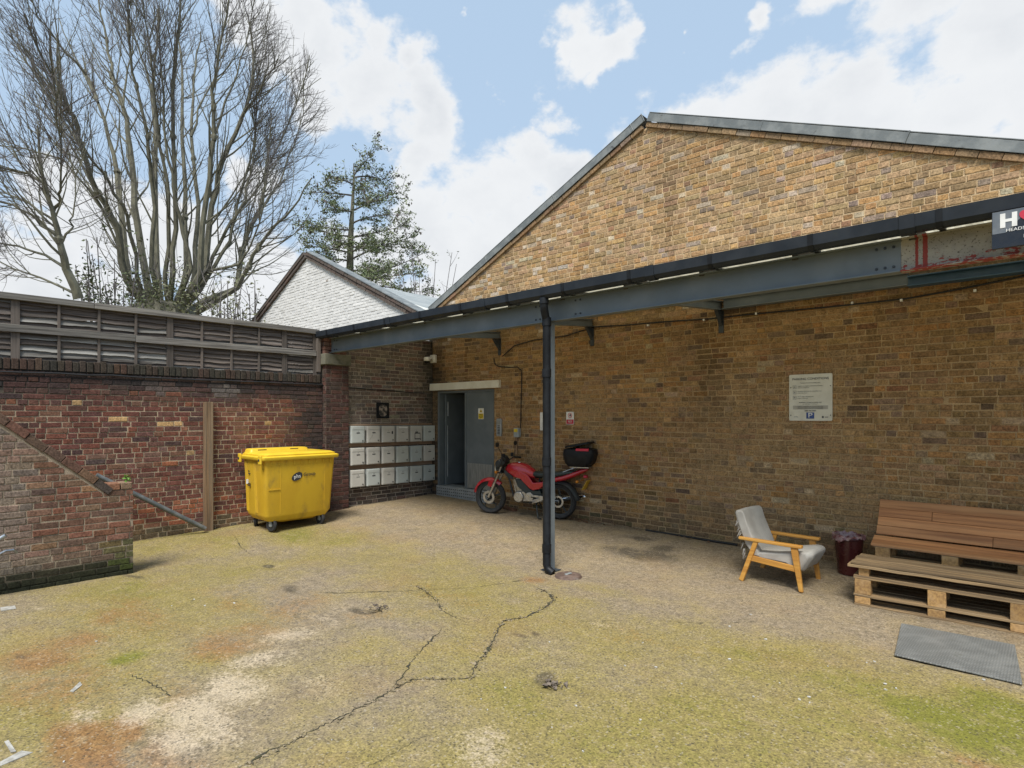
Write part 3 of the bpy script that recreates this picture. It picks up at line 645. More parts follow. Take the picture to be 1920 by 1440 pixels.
# ---- low wall with the raking coping
LPAL = [(3, (.145, .078, .053)), (2.6, (.165, .074, .05)), (2, (.108, .067, .052)), (1.0, (.20, .085, .055)), (1.0, (.16, .11, .07)), (.4, (.06, .05, .046)), (.25, (.26, .14, .075))]
LX = 1.60
def lcol(v, z, r):
    c = lerp3(pick(LPAL, r), (.155, .082, .056), .3); n = float(vnoise(v, z, 1.6, 91, 3)); k = float(vnoise(v, z, 2.6, 92, 3))
    if z < .55: c = lerp3(c, (.135, .118, .09), (.55-z)/.4*.75)
    if v < -6.8: c = lerp3(c, (.25, .225, .19), max(0, min(.75, (-6.75-v)*1.8*(k*1.4))))
    if z < .24+.12*(n-.5): c = lerp3(c, (.016, .019, .009), min(.95, (.26-z)*9))
    if v > -6.2 and z < .42 and n > .5: c = lerp3(c, (.07, .09, .02), .5)
    return c
def lmort(v, z): n = float(vnoise(v, z, 5, 93, 2)); c = (.25+.13*n, .205+.10*n, .15+.075*n); return lerp3(c, (.014, .017, .008), max(0, min(.97, (.24-z)*9)))
LWt = empty('low_wall', (0, 0, 0), label='low brown brick wall with a raking brick coping in front of the boundary wall', cat='wall')
def ltop(v): return 1.02 if v > -6.20 else 1.02+(-6.20-v)*.87
LWc = mortar_face('wall_core', frange(-9.4, -5.94, .12, (-6.2,)), frange(-.05, 4.0, .12), (LX, 0, 0), (0, 1), (1, 0), lmort, LWt, ltop, back=.215)
q = .87; pol = [p for p in lay(-9.4, -5.94, -.02, 1.0, random.Random(51), lambda k, r: ('S', 'M', 'F')[k % 3])]
pol = []
for p in lay(-9.4, -5.94, -.02, 3.9, random.Random(51), lambda k, r: ('S', 'M', 'F')[int(r.random()*3)]):
    if p[0][0] > -6.2 or p[1][0] > -6.2:
        p = clip(p, [(0, 1, 1.015)]) if p[0][0] > -6.2 else clip(p, [(0, 1, 1.02)])
    else: p = clip(p, [(q, 1, 1.02-.0-q*6.20-.075)])
    if len(p) >= 3 and parea(p) > .001: pol.append(p)
brick_parts(pol, (LX, 0, 0), (0, 1), (1, 0), lcol, LWc, 52, jit=.003)
r = random.Random(53); d = Vector((0, -1, q)).normalized(); up = Vector((0, q, 1)).normalized(); s = 0.; A = Vector((LX-.095, -6.13, 1.04))
while s < 4.0:
    w = .215+r.gauss(0, .008); m = MB(); o = up*r.gauss(-.045, .004)+Vector((r.gauss(0, .004), 0, 0)); c = lerp3(pick(LPAL, r), (.075, .056, .045), .6)
    m.beam(A+d*(s+.003)+o, A+d*(s+w-.003)+o, .235, .085, up, c); m.build('coping_brick', BRICK, LWt, bevel=.005); s += w
for k, (a, b) in enumerate(((-6.19, -6.075), (-6.065, -5.95))):
    m = MB(); m.box(LX-.22, LX+.016, a, b, 1.022, 1.045+.055, lerp3((.20, .10, .06), (.2, .16, .11), k*.6)); m.build('coping_brick', BRICK, LWt, bevel=.008)

# ---- neighbouring white painted gable
NB = empty('white_gable_building', (0, 0, 0), label='white painted brick gable of the neighbouring shed behind the fence', cat='building')
WA, WZ = -5.48, 6.30; WS = (WZ-4.12)/(WA+.65)*-1
def wtop(u): return WZ-abs(u-WA)*.455
def wcol(u, z, r):
    n = float(vnoise(u, z, 1.4, 95, 3)); k = .60+r.gauss(0, .025)+(n-.5)*.08
    if r.random() < .003 or (float(vnoise(u, z, 3, 99, 3)) > .82 and r.random() < .3): return (.36, .33, .30)
    return (k, k*1.0, k*.985)
def wm(u, z): n = float(vnoise(u, z, 6, 97, 2)); return (.50+.12*n, .50+.12*n, .50+.12*n)
Wc = mortar_face('gable_wall', frange(-10.6, -.42, .3, (WA,)), frange(0, 6.4, .3), (0, .02, 0), (1, 0), (0, -1), wm, NB, wtop, back=.25)
wp = lay(-10.6, -.42, 2.4, 6.3, random.Random(61), lambda k, r: 'F' if k % 2 else 'M', hp=[(-.455, 1, WZ+.455*5.48-.0), (.455, 1, WZ-.455*5.48)])
r = random.Random(62); wb = MB()
for p in wp:
    u = sum(x[0] for x in p)/len(p); z = sum(x[1] for x in p)/len(p); brick_geo(wb, p, .007+r.gauss(0, .003), (0, .02, 0), (1, 0), (0, -1), wcol(u, z, r), r, .004, .003)
wb.build('brick_field', WHITEBRICK, Wc, kind='stuff')
VB = pm('verge_tile', (.13, .075, .05), (.075, .055, .045), scale=7, rough=.9, bump=.4, bscale=40)
for x0, x1 in ((WA, -.40), (WA, -10.7)):
    A = Vector((x0, 0, wtop(x0))); B = Vector((x1, 0, wtop(x1))); Ln = (B-A).length; d = (B-A)/Ln; up = Vector((-d.z, 0, d.x)); up = up if up.z > 0 else -up
    for hh, yo, dep in ((.04, -.03, .085), (.13, -.05, .085)):
        m = MB(); s = 0.
        while s < Ln:
            w = min(.22, Ln-s); p = A+d*(s+.004); q2 = A+d*(s+w-.004); c = lerp3(pick(RPAL, r), (.095, .083, .074), .88); o = Vector((0, yo+.05+r.gauss(0, .004), 0))
            m.beam(p+up*hh+o, q2+up*hh+o, .14, dep-.012, up, c); s += w
        m.build('verge_course', BRICK, NB, kind='stuff')
    m = MB(); m.beam(A+up*.186+Vector((0, .1, 0)), B+up*.186+Vector((0, .1, 0)), .36, .02, up); m.build('verge_capping', LEAD, NB)
    m = MB(); far = Vector((0, 16, 0)); nr = Vector((0, .28, 0)); dA = A-Vector((0, 0, .62)); m.add([dA+up*.20+nr, B+up*.20+nr, B+up*.20+far, dA+up*.20+far, dA+up*.1+nr, B+up*.1+nr, B+up*.1+far, dA+up*.1+far], [(0, 1, 2, 3), (4, 7, 6, 5), (0, 4, 5, 1), (2, 6, 7, 3), (0, 3, 7, 4), (1, 5, 6, 2)])
    rf = m.build('roof_slope', ROOFSHEET, NB)
    if x1 > -1:
        m = MB(); p = dA.lerp(B, .55)+up*.21+Vector((0, .6, 0)); q2 = dA.lerp(B, .97)+up*.21+Vector((0, .6, 0)); m.beam(p, q2, .35, .012, up); m.build('roof_light', pm('rooflight', (.62, .62, .56), rough=.4), rf)
m = MB(); m.box(-.66, .06, -.03, .3, 4.05, 4.19); m.box(-.66, .06, .3, 14, 4.0, 4.10); m.build('valley_gutter', LEAD, NB, bevel=.01)
# ------------------------------------------------------------------ canopy
def onY(px, py, Y): d = ray(px, py); return pt(px, py, (Y-CAM[1])/d[1])
def onX(px, py, X): d = ray(px, py); return pt(px, py, (X-CAM[0])/d[0])
def peeling():
    m, nt, bs = newmat('peeling_paint'); v = coords(nt, (1, 1, 1), True); st = coords(nt, (1, 1, 2.6), True)
    sep = nt.nodes.new('ShaderNodeSeparateXYZ'); nt.links.new(v, sep.inputs[0])
    n = nnoise(nt, st, 16., 6, .65); f = nnoise(nt, v, 60., 5, .7)
    c = nmix(nt, nramp(nt, nnoise(nt, v, 5., 4), .35, .65), (.40, .37, .31), (.30, .285, .25))
    c = nmix(nt, nramp(nt, f, .56, .64), c, (.085, .065, .05))
    low = nmath(nt, 'MULTIPLY_ADD', sep.outputs['Z'], -9.0, 27.85)      # flaking starts from the flange
    red = nramp(nt, nmath(nt, 'ADD', low, nmath(nt, 'MULTIPLY_ADD', n, 5.2, -2.75)), .0, .12)
    for a, w in ((8.975, .010), (9.03, .016)):
        d = nmath(nt, 'ABSOLUTE', nmath(nt, 'SUBTRACT', sep.outputs['X'], a)); k = nmath(nt, 'ADD', d, nmath(nt, 'MULTIPLY_ADD', f, .02, -.010))
        red = nmath(nt, 'MAXIMUM', red, nmath(nt, 'LESS_THAN', k, w))
    c = nmix(nt, red, c, (.27, .045, .035)); nt.links.new(c, bs.inputs['Base Color']); bs.inputs['Roughness'].default_value = .8; nbump(nt, bs, f, .5, .004)
    return m
def sheet_mat():
    m, nt, bs = newmat('translucent_sheet'); v = coords(nt, (1, .25, 1), True)
    c = nmix(nt, nramp(nt, nnoise(nt, v, 6., 5), .4, .7), (.66, .63, .50), (.45, .42, .32))
    d = nt.nodes.new('ShaderNodeBsdfDiffuse'); t = nt.nodes.new('ShaderNodeBsdfTranslucent'); x = nt.nodes.new('ShaderNodeMixShader'); x.inputs[0].default_value = .5
    nt.links.new(c, d.inputs[0]); nt.links.new(c, t.inputs[0]); nt.links.new(d.outputs[0], x.inputs[1]); nt.links.new(t.outputs[0], x.inputs[2])
    nt.links.new(x.outputs[0], nt.nodes['Material Output'].inputs[0]); return m
BLUEST = pm('blue_steel', (.035, .085, .15), (.05, .11, .18), scale=3, rough=.5)
CP = empty('canopy', (0, 0, 0), label='long grey steel lean-to canopy with black gutter along the yellow brick wall', cat='canopy')
def ibeam(mb, x0, x1, y, z0, z1, w=.10, t=.012, web=.010):
    mb.box(x0, x1, y-w/2, y+w/2, z0, z0+t); mb.box(x0, x1, y-w/2, y+w/2, z1-t, z1); mb.box(x0, x1, y-web/2, y+web/2, z0+t, z1-t)
    return mb
BY = -2.40
ibeam(MB(), .04, 8.87, BY, 3.055, 3.325).build('main_beam', STEEL, CP, bevel=.003)
ibeam(MB(), 8.871, 12.0, BY, 3.055, 3.325).build('main_beam', peeling(), CP, bevel=.003, label='bare end of the beam with flaking white and red paint')
ibeam(MB(), 6.42, 8.56, -.075, 3.375, 3.52, .12).build('wall_beam', STEEL, CP, bevel=.003)
ibeam(MB(), 8.561, 12.0, -.095, 3.355, 3.47, .16).build('wall_beam', BLUEST, CP, bevel=.003, label='blue painted length of the wall beam')
for i, x in enumerate((2.03, 4.17, 6.36)):
    m = MB(); a_, b_ = Vector((x, BY+.055, 3.235)), Vector((x, -.002, 3.44)); uu = Vector((0, -(b_-a_).z, (b_-a_).y)).normalized()
    for dz, w_, h_ in ((-.055, .08, .008), (.055, .08, .008), (0, .008, .10)): m.beam(a_+uu*dz, b_+uu*dz, w_, h_)
    jo = m.build('cross_beam', STEEL, CP)
    m = MB(); m.box(x-.035, x+.035, -.022, -.001, 3.06, 3.37); m.prism([(-.022, 3.37), (-.20, 3.355), (-.17, 3.33), (-.022, 3.16)], .05, Matrix(((0, 0, 1, x-.025), (1, 0, 0, 0), (0, 1, 0, 0), (0, 0, 0, 1))))
    m.build('bracket', DARKSTEEL, jo, bevel=.003)
def roofz(y): return 3.412+(y+2.6)*.105
n = 660; m = MB(); vs = []
for i in range(n+1):
    x = -.02+12.0*i/n; a = .013*math.cos(2*math.pi*x/.076)
    for y in (-2.565, -1.3, -.012): vs.append((x, y, roofz(y)+a))
m.add(vs, [(3*i+j, 3*i+3+j, 3*i+4+j, 3*i+1+j) for i in range(n) for j in range(2)])
m.build('roof_sheet', sheet_mat(), CP, smooth=True)
RAFT = wood('dark_rafter', (.05, .045, .04), (.08, .07, .06), (.03, .028, .026), axis=1)
for i in range(14):
    x = .15+i*.88; m = MB(); m.beam((x, BY-.02, roofz(BY)-.078), (x, -.012, roofz(-.01)-.078), .05, .11); m.build('rafter', RAFT, CP)
for y in (-1.2, -.05):
    MB().box(.0, 12.0, y-.025, y+.025, roofz(y)-.118 if y > -2 else 3.328, roofz(y)-.075 if y > -2 else 3.352).build('purlin', RAFT, CP)
for xb in (5.0, 5.07, 5.62, 5.69, 8.70, 8.76, 8.82, .16, .24):
    m = MB()
    for zb in (3.11, 3.27): m.lathe([(0, .010), (.011, .009), (.012, 0)], 6, Mx((xb, BY-.0052, zb), rad(90)))
    m.build('bolt', DARKSTEEL, CP)
# gutter: an open channel with brackets and sleeves
gy0, gy1, g0, g1 = -2.675, -2.555, 3.305, 3.428
prof = [(gy0-.006, g1), (gy0+.004, g0+.03), (gy0+.03, g0), (gy1-.02, g0), (gy1, g0+.02), (gy1, g1), (gy1-.006, g1), (gy1-.006, g0+.024), (gy1-.024, g0+.006), (gy0+.034, g0+.006), (gy0+.012, g0+.034), (gy0+.004, g1)]
m = MB(); m.loft([[(x, y, z) for y, z in prof] for x in (-.06, 12.0)]); GU = m.build('gutter', GUTM, CP, bevel=.0)
for i in range(14):
    x = .35+i*.88; m = MB(); m.loft([[(x+dx, y*1.0+(-.006 if y < -2.62 else 0), z-(.006 if z < 3.32 else 0)) for y, z in prof[:6]+[(gy1+.002, g1+.002), (gy0, g1+.002)]] for dx in (-.02, .02)])
    m.box(x-.02, x+.02, gy1, -2.44, g0+.01, g0+.045); m.build('gutter_bracket', BLACKPL, GU)
for x in (2.2, 4.3, 6.75, 8.95):
    m = MB(); m.loft([[(x+dx, -2.615+(y+2.615)*1.10, 3.366+(z-3.366)*1.10-.003) for y, z in prof[:6]] for dx in (-.05, .05)]); m.build('gutter_sleeve', GUTM, GU)
pb = onY(1033, 900, BY)
PX = pb.x
m = MB(); m.box(PX-.036, PX+.036, BY-.036, BY+.036, -.02, 3.054); m.build('post', STEEL, CP, bevel=.006)
m = MB(); m.box(PX-.09, PX+.09, BY-.09, BY+.09, -.02, .012); m.build('base_plate', DARKSTEEL, CP)
qx = onY(1025, 900, -2.53).x
m = MB(); m.tube([(qx+.03, -2.615, 3.31), (qx+.03, -2.615, 3.22), (qx+.02, -2.60, 3.17), (qx, -2.545, 3.09), (qx, -2.53, 3.03), (qx, -2.53, .10), (qx+.02, -2.53, .05), (qx+.09, -2.52, .012)], .048, 14)
DP = m.build('downpipe', BLACKPL, CP, smooth=True)
for z in (3.04, 2.42, 1.35, .30):
    m = MB(); m.tube([(qx, -2.53, z-.05), (qx, -2.53, z+.05)], .056, 14); m.build('pipe_socket', BLACKPL, DP, smooth=True)
m = MB(); m.tube([(qx+.03, -2.615, 3.24), (qx+.03, -2.615, 3.31)], .056, 14); m.build('gutter_outlet', BLACKPL, DP, smooth=True)
# ---- shop sign on the beam
_a, _b = onY(1860, 400, -2.70), onY(1860, 469, -2.70)
SB = empty('sign_board', (_a.x, -2.70, (_a.z+_b.z)/2), label='black and slate sign board with a white H at the right end of the beam', cat='sign')
SLATE = pm('slate_blue', (.10, .115, .135), (.14, .155, .17), scale=12, rough=.35); NAVY = pm('navy_black', (.012, .015, .022), rough=.3)
MB().box(0, 1.25, -.012, .012, -.128, .128).build('panel', NAVY, SB, bevel=.002)
MB().add([(.003, -.0135, -.025), (.075, -.0135, -.025), (.21, -.0135, .126), (.003, -.0135, .126)], [(0, 1, 2, 3)]).build('slate_field', SLATE, SB)
m = MB(); m.box(.044, .072, -.016, -.0138, .010, .108); m.box(.106, .134, -.016, -.0138, .010, .108); m.box(.072, .106, -.016, -.0138, .048, .068); m.build('letter', PUREW, SB)
hp = []
for k in range(40):
    a = 2*math.pi*k/40; hp.append((.0052*16*math.sin(a)**3*.55, .0052*(13*math.cos(a)-5*math.cos(2*a)-2*math.cos(3*a)-math.cos(4*a))*.6))
MB().prism(hp, .003, Mx((.19, -.0138, .07), rad(90), 0, 0)).build('emblem', REDP, SB)
text('lettering', 'HEADS', .030, PUREW, SB, (.125, -.0145, -.012), (rad(90), 0, 0), sx=1.1)
MB().box(.168, .19, -.016, -.0125, -.078, -.055).build('letter', PUREW, SB)

# ------------------------------------------------------------------ fence on the boundary wall
OLDW = wood('weathered_rail', (.19, .18, .165), (.07, .064, .057), (.23, .215, .185), axis=1, fine=46, bump=.9)
SLATW = wood('weathered_slat', (.125, .098, .08), (.05, .04, .034), (.20, .17, .145), axis=1, fine=55)
SLATP = wood('pale_slat', (.20, .19, .17), (.06, .052, .045), (.36, .35, .32), axis=1, fine=45)
POSTW = wood('weathered_post', (.12, .10, .085), (.075, .062, .052), (.15, .12, .10), axis=2, fine=50)
FN = empty('timber_fence', (0, 0, 0), label='weathered lap-panel timber fence on top of the red brick wall', cat='fence')
r = random.Random(71); FP = [-8.64, -6.84, -5.04, -3.24, -2.66]
for i, y in enumerate(FP):
    MB().box(-.13, -.055, y-.045, y+.045, 2.635, 3.40).build('post', POSTW, FN, bevel=.004)
for a, b in zip(FP[:-1], FP[1:]):
    a0, b0 = a+.047, b-.047; z = 2.615; k = 0
    while z < 3.38:
        h = .098+r.uniform(-.012, .014); step_ = .074+r.uniform(-.008, .008); m = MB(); ns = 26; vs = []; ph = r.random()*9
        for i in range(ns+1):
            y = a0+(b0-a0)*i/ns; w = .005*math.sin(ph+y*5.3)+.004*math.sin(ph*2+y*13)+r.gauss(0, .0025)
            wob = .004*math.sin(ph*3+y*4)
            vs += [(-.070+wob, y, z+w), (-.108+wob*.4, y, min(z+h, 3.42)), (-.114, y, min(z+h, 3.42)), (-.079+wob, y, z+w)]
        m.add(vs, [(4*i+j, 4*i+(j+1) % 4, 4*i+4+(j+1) % 4, 4*i+4+j) for i in range(ns) for j in range(4)]+[(0, 1, 2, 3), (4*ns+3, 4*ns+2, 4*ns+1, 4*ns)])
        m.build('slat', SLATP if (k < 2 and r.random() < .75) or r.random() < .18 else SLATW, FN); z += step_; k += 1
    nb = max(1, round((b-a)/.45))
    for j in range(nb):
        for y in ([a+(b-a)*j/nb] if j else []): MB().box(-.082, -.048, y-.016, y+.016, 2.645, 3.40).build('batten', POSTW, FN, bevel=.003)
for (y0, y1, z0) in ((-9.6, -6.0, 3.395), (-6.0, -4.1, 3.388), (-4.1, -2.60, 3.385)):
    m = MB(); m.beam((-.075, y0+.002, z0+.052), (-.075, y1-.002, z0+.045), .12, .085); m.build('rail', OLDW, FN, bevel=.006)
for (y0, y1) in ((-9.6, -5.5), (-5.498, -2.66)):
    m = MB(); m.beam((-.035, y0, 3.025), (-.035, y1, 3.035), .028, .098); m.build('rail', OLDW, FN, bevel=.005)
MB().box(-.075, .02, -2.655, -2.60, 2.70, 3.42).build('post', POSTW, FN, bevel=.004)

# ------------------------------------------------------------------ things along the left wall
TP = wood('brown_timber', (.24, .15, .08), (.10, .065, .038), (.27, .21, .145), axis=2, fine=34, bump=.8)
m = MB(); m.box(.012, .10, -4.60, -4.475, gz(0, -4.5)-.01, 2.12); m.build('timber_post', TP, bevel=.005, label='upright weathered timber post standing against the red brick wall', cat='post')
m = MB(); m.tube([(.17, -6.02, 1.09), (.17, -4.62, .16)], .034, 12); m.build('handrail_pipe', pm('dull_galvanised', (.11, .125, .13), (.19, .20, .20), scale=7, rough=.5, metal=.3), smooth=True, label='grey steel handrail pipe sloping down behind the low wall', cat='pipe')
BIKEM = pm('scuffed_chrome', (.42, .46, .5), (.2, .22, .25), rough=.3, metal=.8)
m = MB(); m.tube([(1.72, -7.55, .52), (1.76, -7.22, .60), (1.79, -7.13, .66)], .022, 10); m.tube([(1.72, -7.55, .44), (1.78, -7.20, .46), (1.80, -7.13, .50), (1.80, -7.07, .50), (1.78, -7.04, .46)], .013, 8); m.tube([(1.72, -7.55, 0.), (1.72, -7.55, .54)], .02, 8)
m.build('bent_metal_rail', BIKEM, smooth=True, label='bent grey metal tubes poking in at the left edge before the low wall', cat='rail')
CAB = pm('black_cable', (.012, .012, .013), rough=.6)
def cable(pts, rr, label, parent=None, mat=None, clips=()):
    m = MB(); m.tube(pts, rr, 6); return m.build('cable', mat or CAB, parent, smooth=True, label=label, cat='cable')
r = random.Random(3)
P = [(.022+.004*r.random(), -9.4+i*.3, 2.478-.012*abs(math.sin(i*1.3))-.006*r.random()) for i in range(24)]+[(.03, -2.62, 2.44)]
c1 = cable(P, .011, 'thin black cable running under the coping of the red brick wall')
P = [(.018, -2.05+i*.26, 2.435-.008*i+.006*math.sin(i*2)) for i in range(8)]
cable(P, .010, 'black cable crossing the end wall above the framed picture')
PA = [(1980, 505), (1900, 522), (1800, 542), (1700, 560), (1560, 575), (1400, 590), (1330, 598), (1250, 603), (1170, 610), (1115, 613), (1085, 622), (1060, 630), (1000, 638), (965, 648), (942, 668)]
cA = cable([onY(x, y, -.028) for x, y in PA], .010, 'black cable clipped along the yellow wall below the canopy')
m = MB()
for x, y in ((1828, 545), (1598, 568), (1418, 588), (1320, 600), (1215, 610), (1690, 563)):
    p = onY(x, y, -.03); m.box(p.x-.012, p.x+.012, -.045, -.008, p.z-.014, p.z+.014)
m.build('cable_clip', PUREW, cA)
PB = [(926, 672), (927, 682), (934, 687), (955, 689), (970, 688), (977, 694), (978, 705), (977, 750), (976, 803)]
cable([onY(x, y, -.022) for x, y in PB], .009, 'thin black cable dropping to the switch box beside the door')
jb = onY(973, 811, 0)
t = empty('switch_box', (jb.x, 0, jb.z), label='small grey switch box with a yellow label right of the door', cat='box')
MB().box(-.06, .06, -.085, -.009, -.085, .085).build('casing', pm('grey_plastic', (.33, .37, .38), rough=.5), t, bevel=.01)
MB().box(-.045, .04, -.089, -.0855, .01, .07).build('sticker', YELP, t)
MB().box(-.055, -.02, -.03, -.009, -.40, -.086).build('conduit', pm('tan_conduit', (.28, .18, .10), rough=.7), t)
t = empty('intercom', (2.04, 0, 1.685), label='tall narrow steel intercom panel between the door and the switch box', cat='intercom')
MB().box(-.062, .062, -.045, -.009, -.165, .165).build('casing', GALV, t, bevel=.006)
MB().box(-.04, .04, -.048, -.0455, .06, .13).build('speaker_grille', INKG, t)
m = MB()
for k in range(6): m.box(-.03, .03, -.049, -.0455, -.13+k*.03, -.115+k*.03)
m.build('call_buttons', INK, t)
# cctv
t = empty('security_camera', (.0, .0, 3.10), label='white dome security camera in the wall corner above the letterboxes', cat='camera')
MB().box(.012, .17, -.075, -.009, -.07, .10).build('mounting_box', PUREW, t, bevel=.01)
MB().box(.05, .12, -.20, -.0755, .0, .05).build('arm', PUREW, t, bevel=.008)
m = MB(); m.lathe([(.0, .05), (.05, .05), (.065, .03), (.065, -.02), (.06, -.03)], 20, Mx((.085, -.21, -.01))); hd = m.build('housing', PUREW, t, smooth=True)
m = MB(); m.lathe([(.052, -.03), (.048, -.055), (.03, -.078), (.0, -.086)], 20, Mx((.085, -.21, -.01))); m.build('dome', BLACKPL, hd, smooth=True)
# framed picture
t = empty('framed_picture', (.0, -1.265, 2.01), label='small black framed picture hanging above the letterboxes', cat='picture')
MB().box(.010, .028, -.145, .145, -.155, .155).build('frame', BLACKPL, t, bevel=.003)
ART = pm('dark_print', (.03, .03, .03), (.30, .25, .21), scale=14, lo=.45, hi=.6, rough=.5)
m = MB(); m.add([(.0295, y, z) for y, z in rrect(.19, .24, .09, 6)], [tuple(range(28))]); m.build('print', ART, t)
# letterboxes
BOARD = wood('batten_board', (.30, .19, .115), (.20, .13, .085), (.34, .24, .165), axis=1, fine=45)
t = empty('letterbox_board', (0, 0, 0), label='brown timber battens behind the rows of letterboxes', cat='board')
for z in (1.555, 1.36, 1.14, .93, .72): MB().box(.011, .030, -2.05, -.02, z-.055, z+.055).build('batten', BOARD, t, bevel=.003)
MB().box(.012, .034, -2.05, -.03, 1.715, 1.745).build('batten', BOARD, t, bevel=.003)
BOXM = [pm('letterbox_paint%d' % i, c, tuple(x*.93 for x in c), scale=5, rough=.45, dirt=(.30, .31, .28), dlo=.66, dhi=.9, dscale=12) for i, c in enumerate(((.45, .48, .46), (.48, .47, .43), (.44, .46, .42), (.40, .44, .43)))]
LR = random.Random(17); ORD = ['first', 'second', 'third', 'fourth', 'fifth', 'sixth']; ROWN = ['top', 'middle', 'bottom']
BW_, BH_, BD_ = .292, .326, .095
special = {(0, 2): 'pale grey letterbox with a black blot, third in the top row', (0, 4): 'pale grey letterbox with a dark-edged sticker, fifth in the top row', (0, 3): 'pale grey letterbox with white paper in its slot, fourth in the top row', (0, 1): 'pale grey letterbox with a diagonal scratch, second in the top row'}
for row in range(3):
    for c in range(6):
        y = -1.893+c*.3445; z = (1.547, 1.132, .715)[row]-c*.0025; mt = BOXM[(0, 1, 1, 1, 1, 0, 1, 1, 1, 2, 3, 1, 1, 0, 1, 3, 0, 3)[row*6+c]]
        lab = special.get((row, c), 'pale grey metal letterbox, %s from the pier in the %s row' % (ORD[c], ROWN[row]))
        t = empty('letterbox', (.031, y, z), label=lab, cat='letterbox', group='letterboxes on the end wall')
        t.rotation_euler = (LR.gauss(0, .006), 0, LR.gauss(0, .01))
        MB().box(0, BD_, -BW_/2, BW_/2, -BH_/2, BH_/2).build('casing', mt, t, bevel=.006)
        dr = MB().box(BD_+.0005, BD_+.006, -BW_/2+.018, BW_/2-.012, -BH_/2+.014, BH_/2-.075).build('door', mt, t, bevel=.002)
        MB().box(BD_+.0005, BD_+.009, -BW_/2+.018, BW_/2-.012, BH_/2-.070, BH_/2-.012).build('flap', mt, t, bevel=.003)
        MB().box(BD_+.0062, BD_+.008, -.035, .035, .022, .042).build('name_plate', INKG if LR.random() < .5 else INK, dr)
        text('number', str(1+row*6+c), .030, INK, dr, (BD_+.0068, 0, .066), (rad(90), 0, rad(90)))
        m = MB(); m.lathe([(0, .005), (.014, .004), (.014, 0)], 10, Mx((BD_+.006, BW_/2-.045, -BH_/2+.045), 0, rad(90), 0)); m.build('lock', INK, dr)
        if (row, c) == (0, 2): MB().prism(rrect(.034, .06, .016, 3), .002, Mx((BD_+.0064, .085, .03), rad(90), 0, rad(90))).build('blot', INK, dr)
        if (row, c) == (0, 3): MB().box(BD_+.0095, BD_+.014, -.10, .11, BH_/2-.045, BH_/2-.02).build('paper', PUREW, t)
        if (row, c) == (0, 4):
            m = MB(); m.box(BD_+.0064, BD_+.0085, -.05, .095, .0, .018); m.box(BD_+.0064, BD_+.0085, -.05, .095, -.118, -.10); m.box(BD_+.0064, BD_+.0085, -.05, -.038, -.10, .0); m.box(BD_+.0064, BD_+.0085, .085, .095, -.10, .0); m.build('sticker_edge', INK, dr)
        if (row, c) == (0, 1): MB().beam((BD_+.0064, -.10, -.11), (BD_+.0064, -.02, .0), .002, .004, (1, 0, 0)).build('scratch', INKG, dr)

# ------------------------------------------------------------------ signs on the yellow wall
t = empty('parking_sign', (7.515, 0, 2.135), label='large white parking conditions sign on the yellow brick wall', cat='sign'); rx = (rad(90), 0, 0)
m = MB(); m.prism(rrect(.505, .59, .015, 3), .006, Mx((0, -.014, 0), rad(90), 0, 0)); m.build('panel', SIGNW, t)
text('heading', 'PARKING CONDITIONS', .040, INK, t, (0, -.0215, .235), rx, sx=1.0)
text('print', 'Parking is for permit holders only', .017, INKG, t, (0, -.0215, .185), rx)
for i, z in enumerate((.135, .068, .0)):
    for k in range(2):
        text('print', ('Vehicles must display a valid permit at all times', 'within the windscreen', 'No parking outside of the marked bays or in', 'front of the doors', 'Terms apply at all times to all', 'drivers on this land')[i*2+k], .0155, INKG, t, (-.15, -.0215, z+.011-k*.021), rx, align='LEFT')
    m = MB(); w = .02
    m.box(-.205, -.165, -.0222, -.0205, z+.018, z+.022); m.box(-.205, -.165, -.0222, -.0205, z-.022, z-.018); m.box(-.205, -.201, -.0222, -.0205, z-.018, z+.018); m.box(-.169, -.165, -.0222, -.0205, z-.018, z+.018); m.box(-.192, -.178, -.0222, -.0205, z-.010, z+.010)
    m.build('pictogram', INKG, t)
text('print', 'By parking here you agree to a parking charge', .014, INK, t, (0, -.0215, -.062), rx); text('print', 'for each breach of these terms', .014, INKG, t, (0, -.0215, -.083), rx)
m = MB(); m.box(-.205, .205, -.0212, -.0201, -.150, -.103); m.build('grey_band', pm('grey_band', (.38, .37, .33), rough=.6), t)
for k in range(3): text('print', 'The operator is a member of an approved parking association scheme', .0105, INKG, t, (0, -.0222, -.112-k*.015), rx)
text('print', '0000 000 0000', .022, INK, t, (0, -.0215, -.170), rx)
MB().box(-.046, .046, -.0215, -.0202, -.268, -.190).build('blue_square', BLUE, t)
text('letter', 'P', .085, PUREW, t, (0, -.0225, -.229), rx, sx=1.3)
text('print', 'parking', .016, INKG, t, (-.17, -.0215, -.245), rx); MB().box(.135, .155, -.0215, -.0202, -.26, -.235).build('mark', INK, t); MB().box(.17, .205, -.0215, -.0202, -.255, -.242).build('mark', INKG, t)
m = MB()
for x, z in ((-.232, .13), (.232, .14), (-.232, -.225), (.232, -.225)): m.lathe([(0, .003), (.006, .002), (.007, 0)], 10, Mx((x, -.0202, z), rad(90)))
m.build('screw', DARKSTEEL, t)
t = empty('prohibition_sign', (3.715, 0, 1.865), label='small white sign with a red ring and red lower band right of the post', cat='sign')
m = MB(); m.prism(rrect(.165, .215, .012, 3), .004, Mx((0, -.012, 0), rad(90))); m.build('panel', PUREW, t)
MB().box(-.075, .075, -.0175, -.0161, -.10, -.025).build('red_band', REDP, t)
m = MB(); m.lathe([(.034, 0), (.044, 0), (.044, .0012), (.034, .0012)], 28, Mx((0, -.0162, .045), rad(90)), closed=True); m.beam((-.028, -.0168, .073), (.028, -.0168, .017), .0012, .008, (0, -1, 0)); m.build('red_ring', REDP, t)
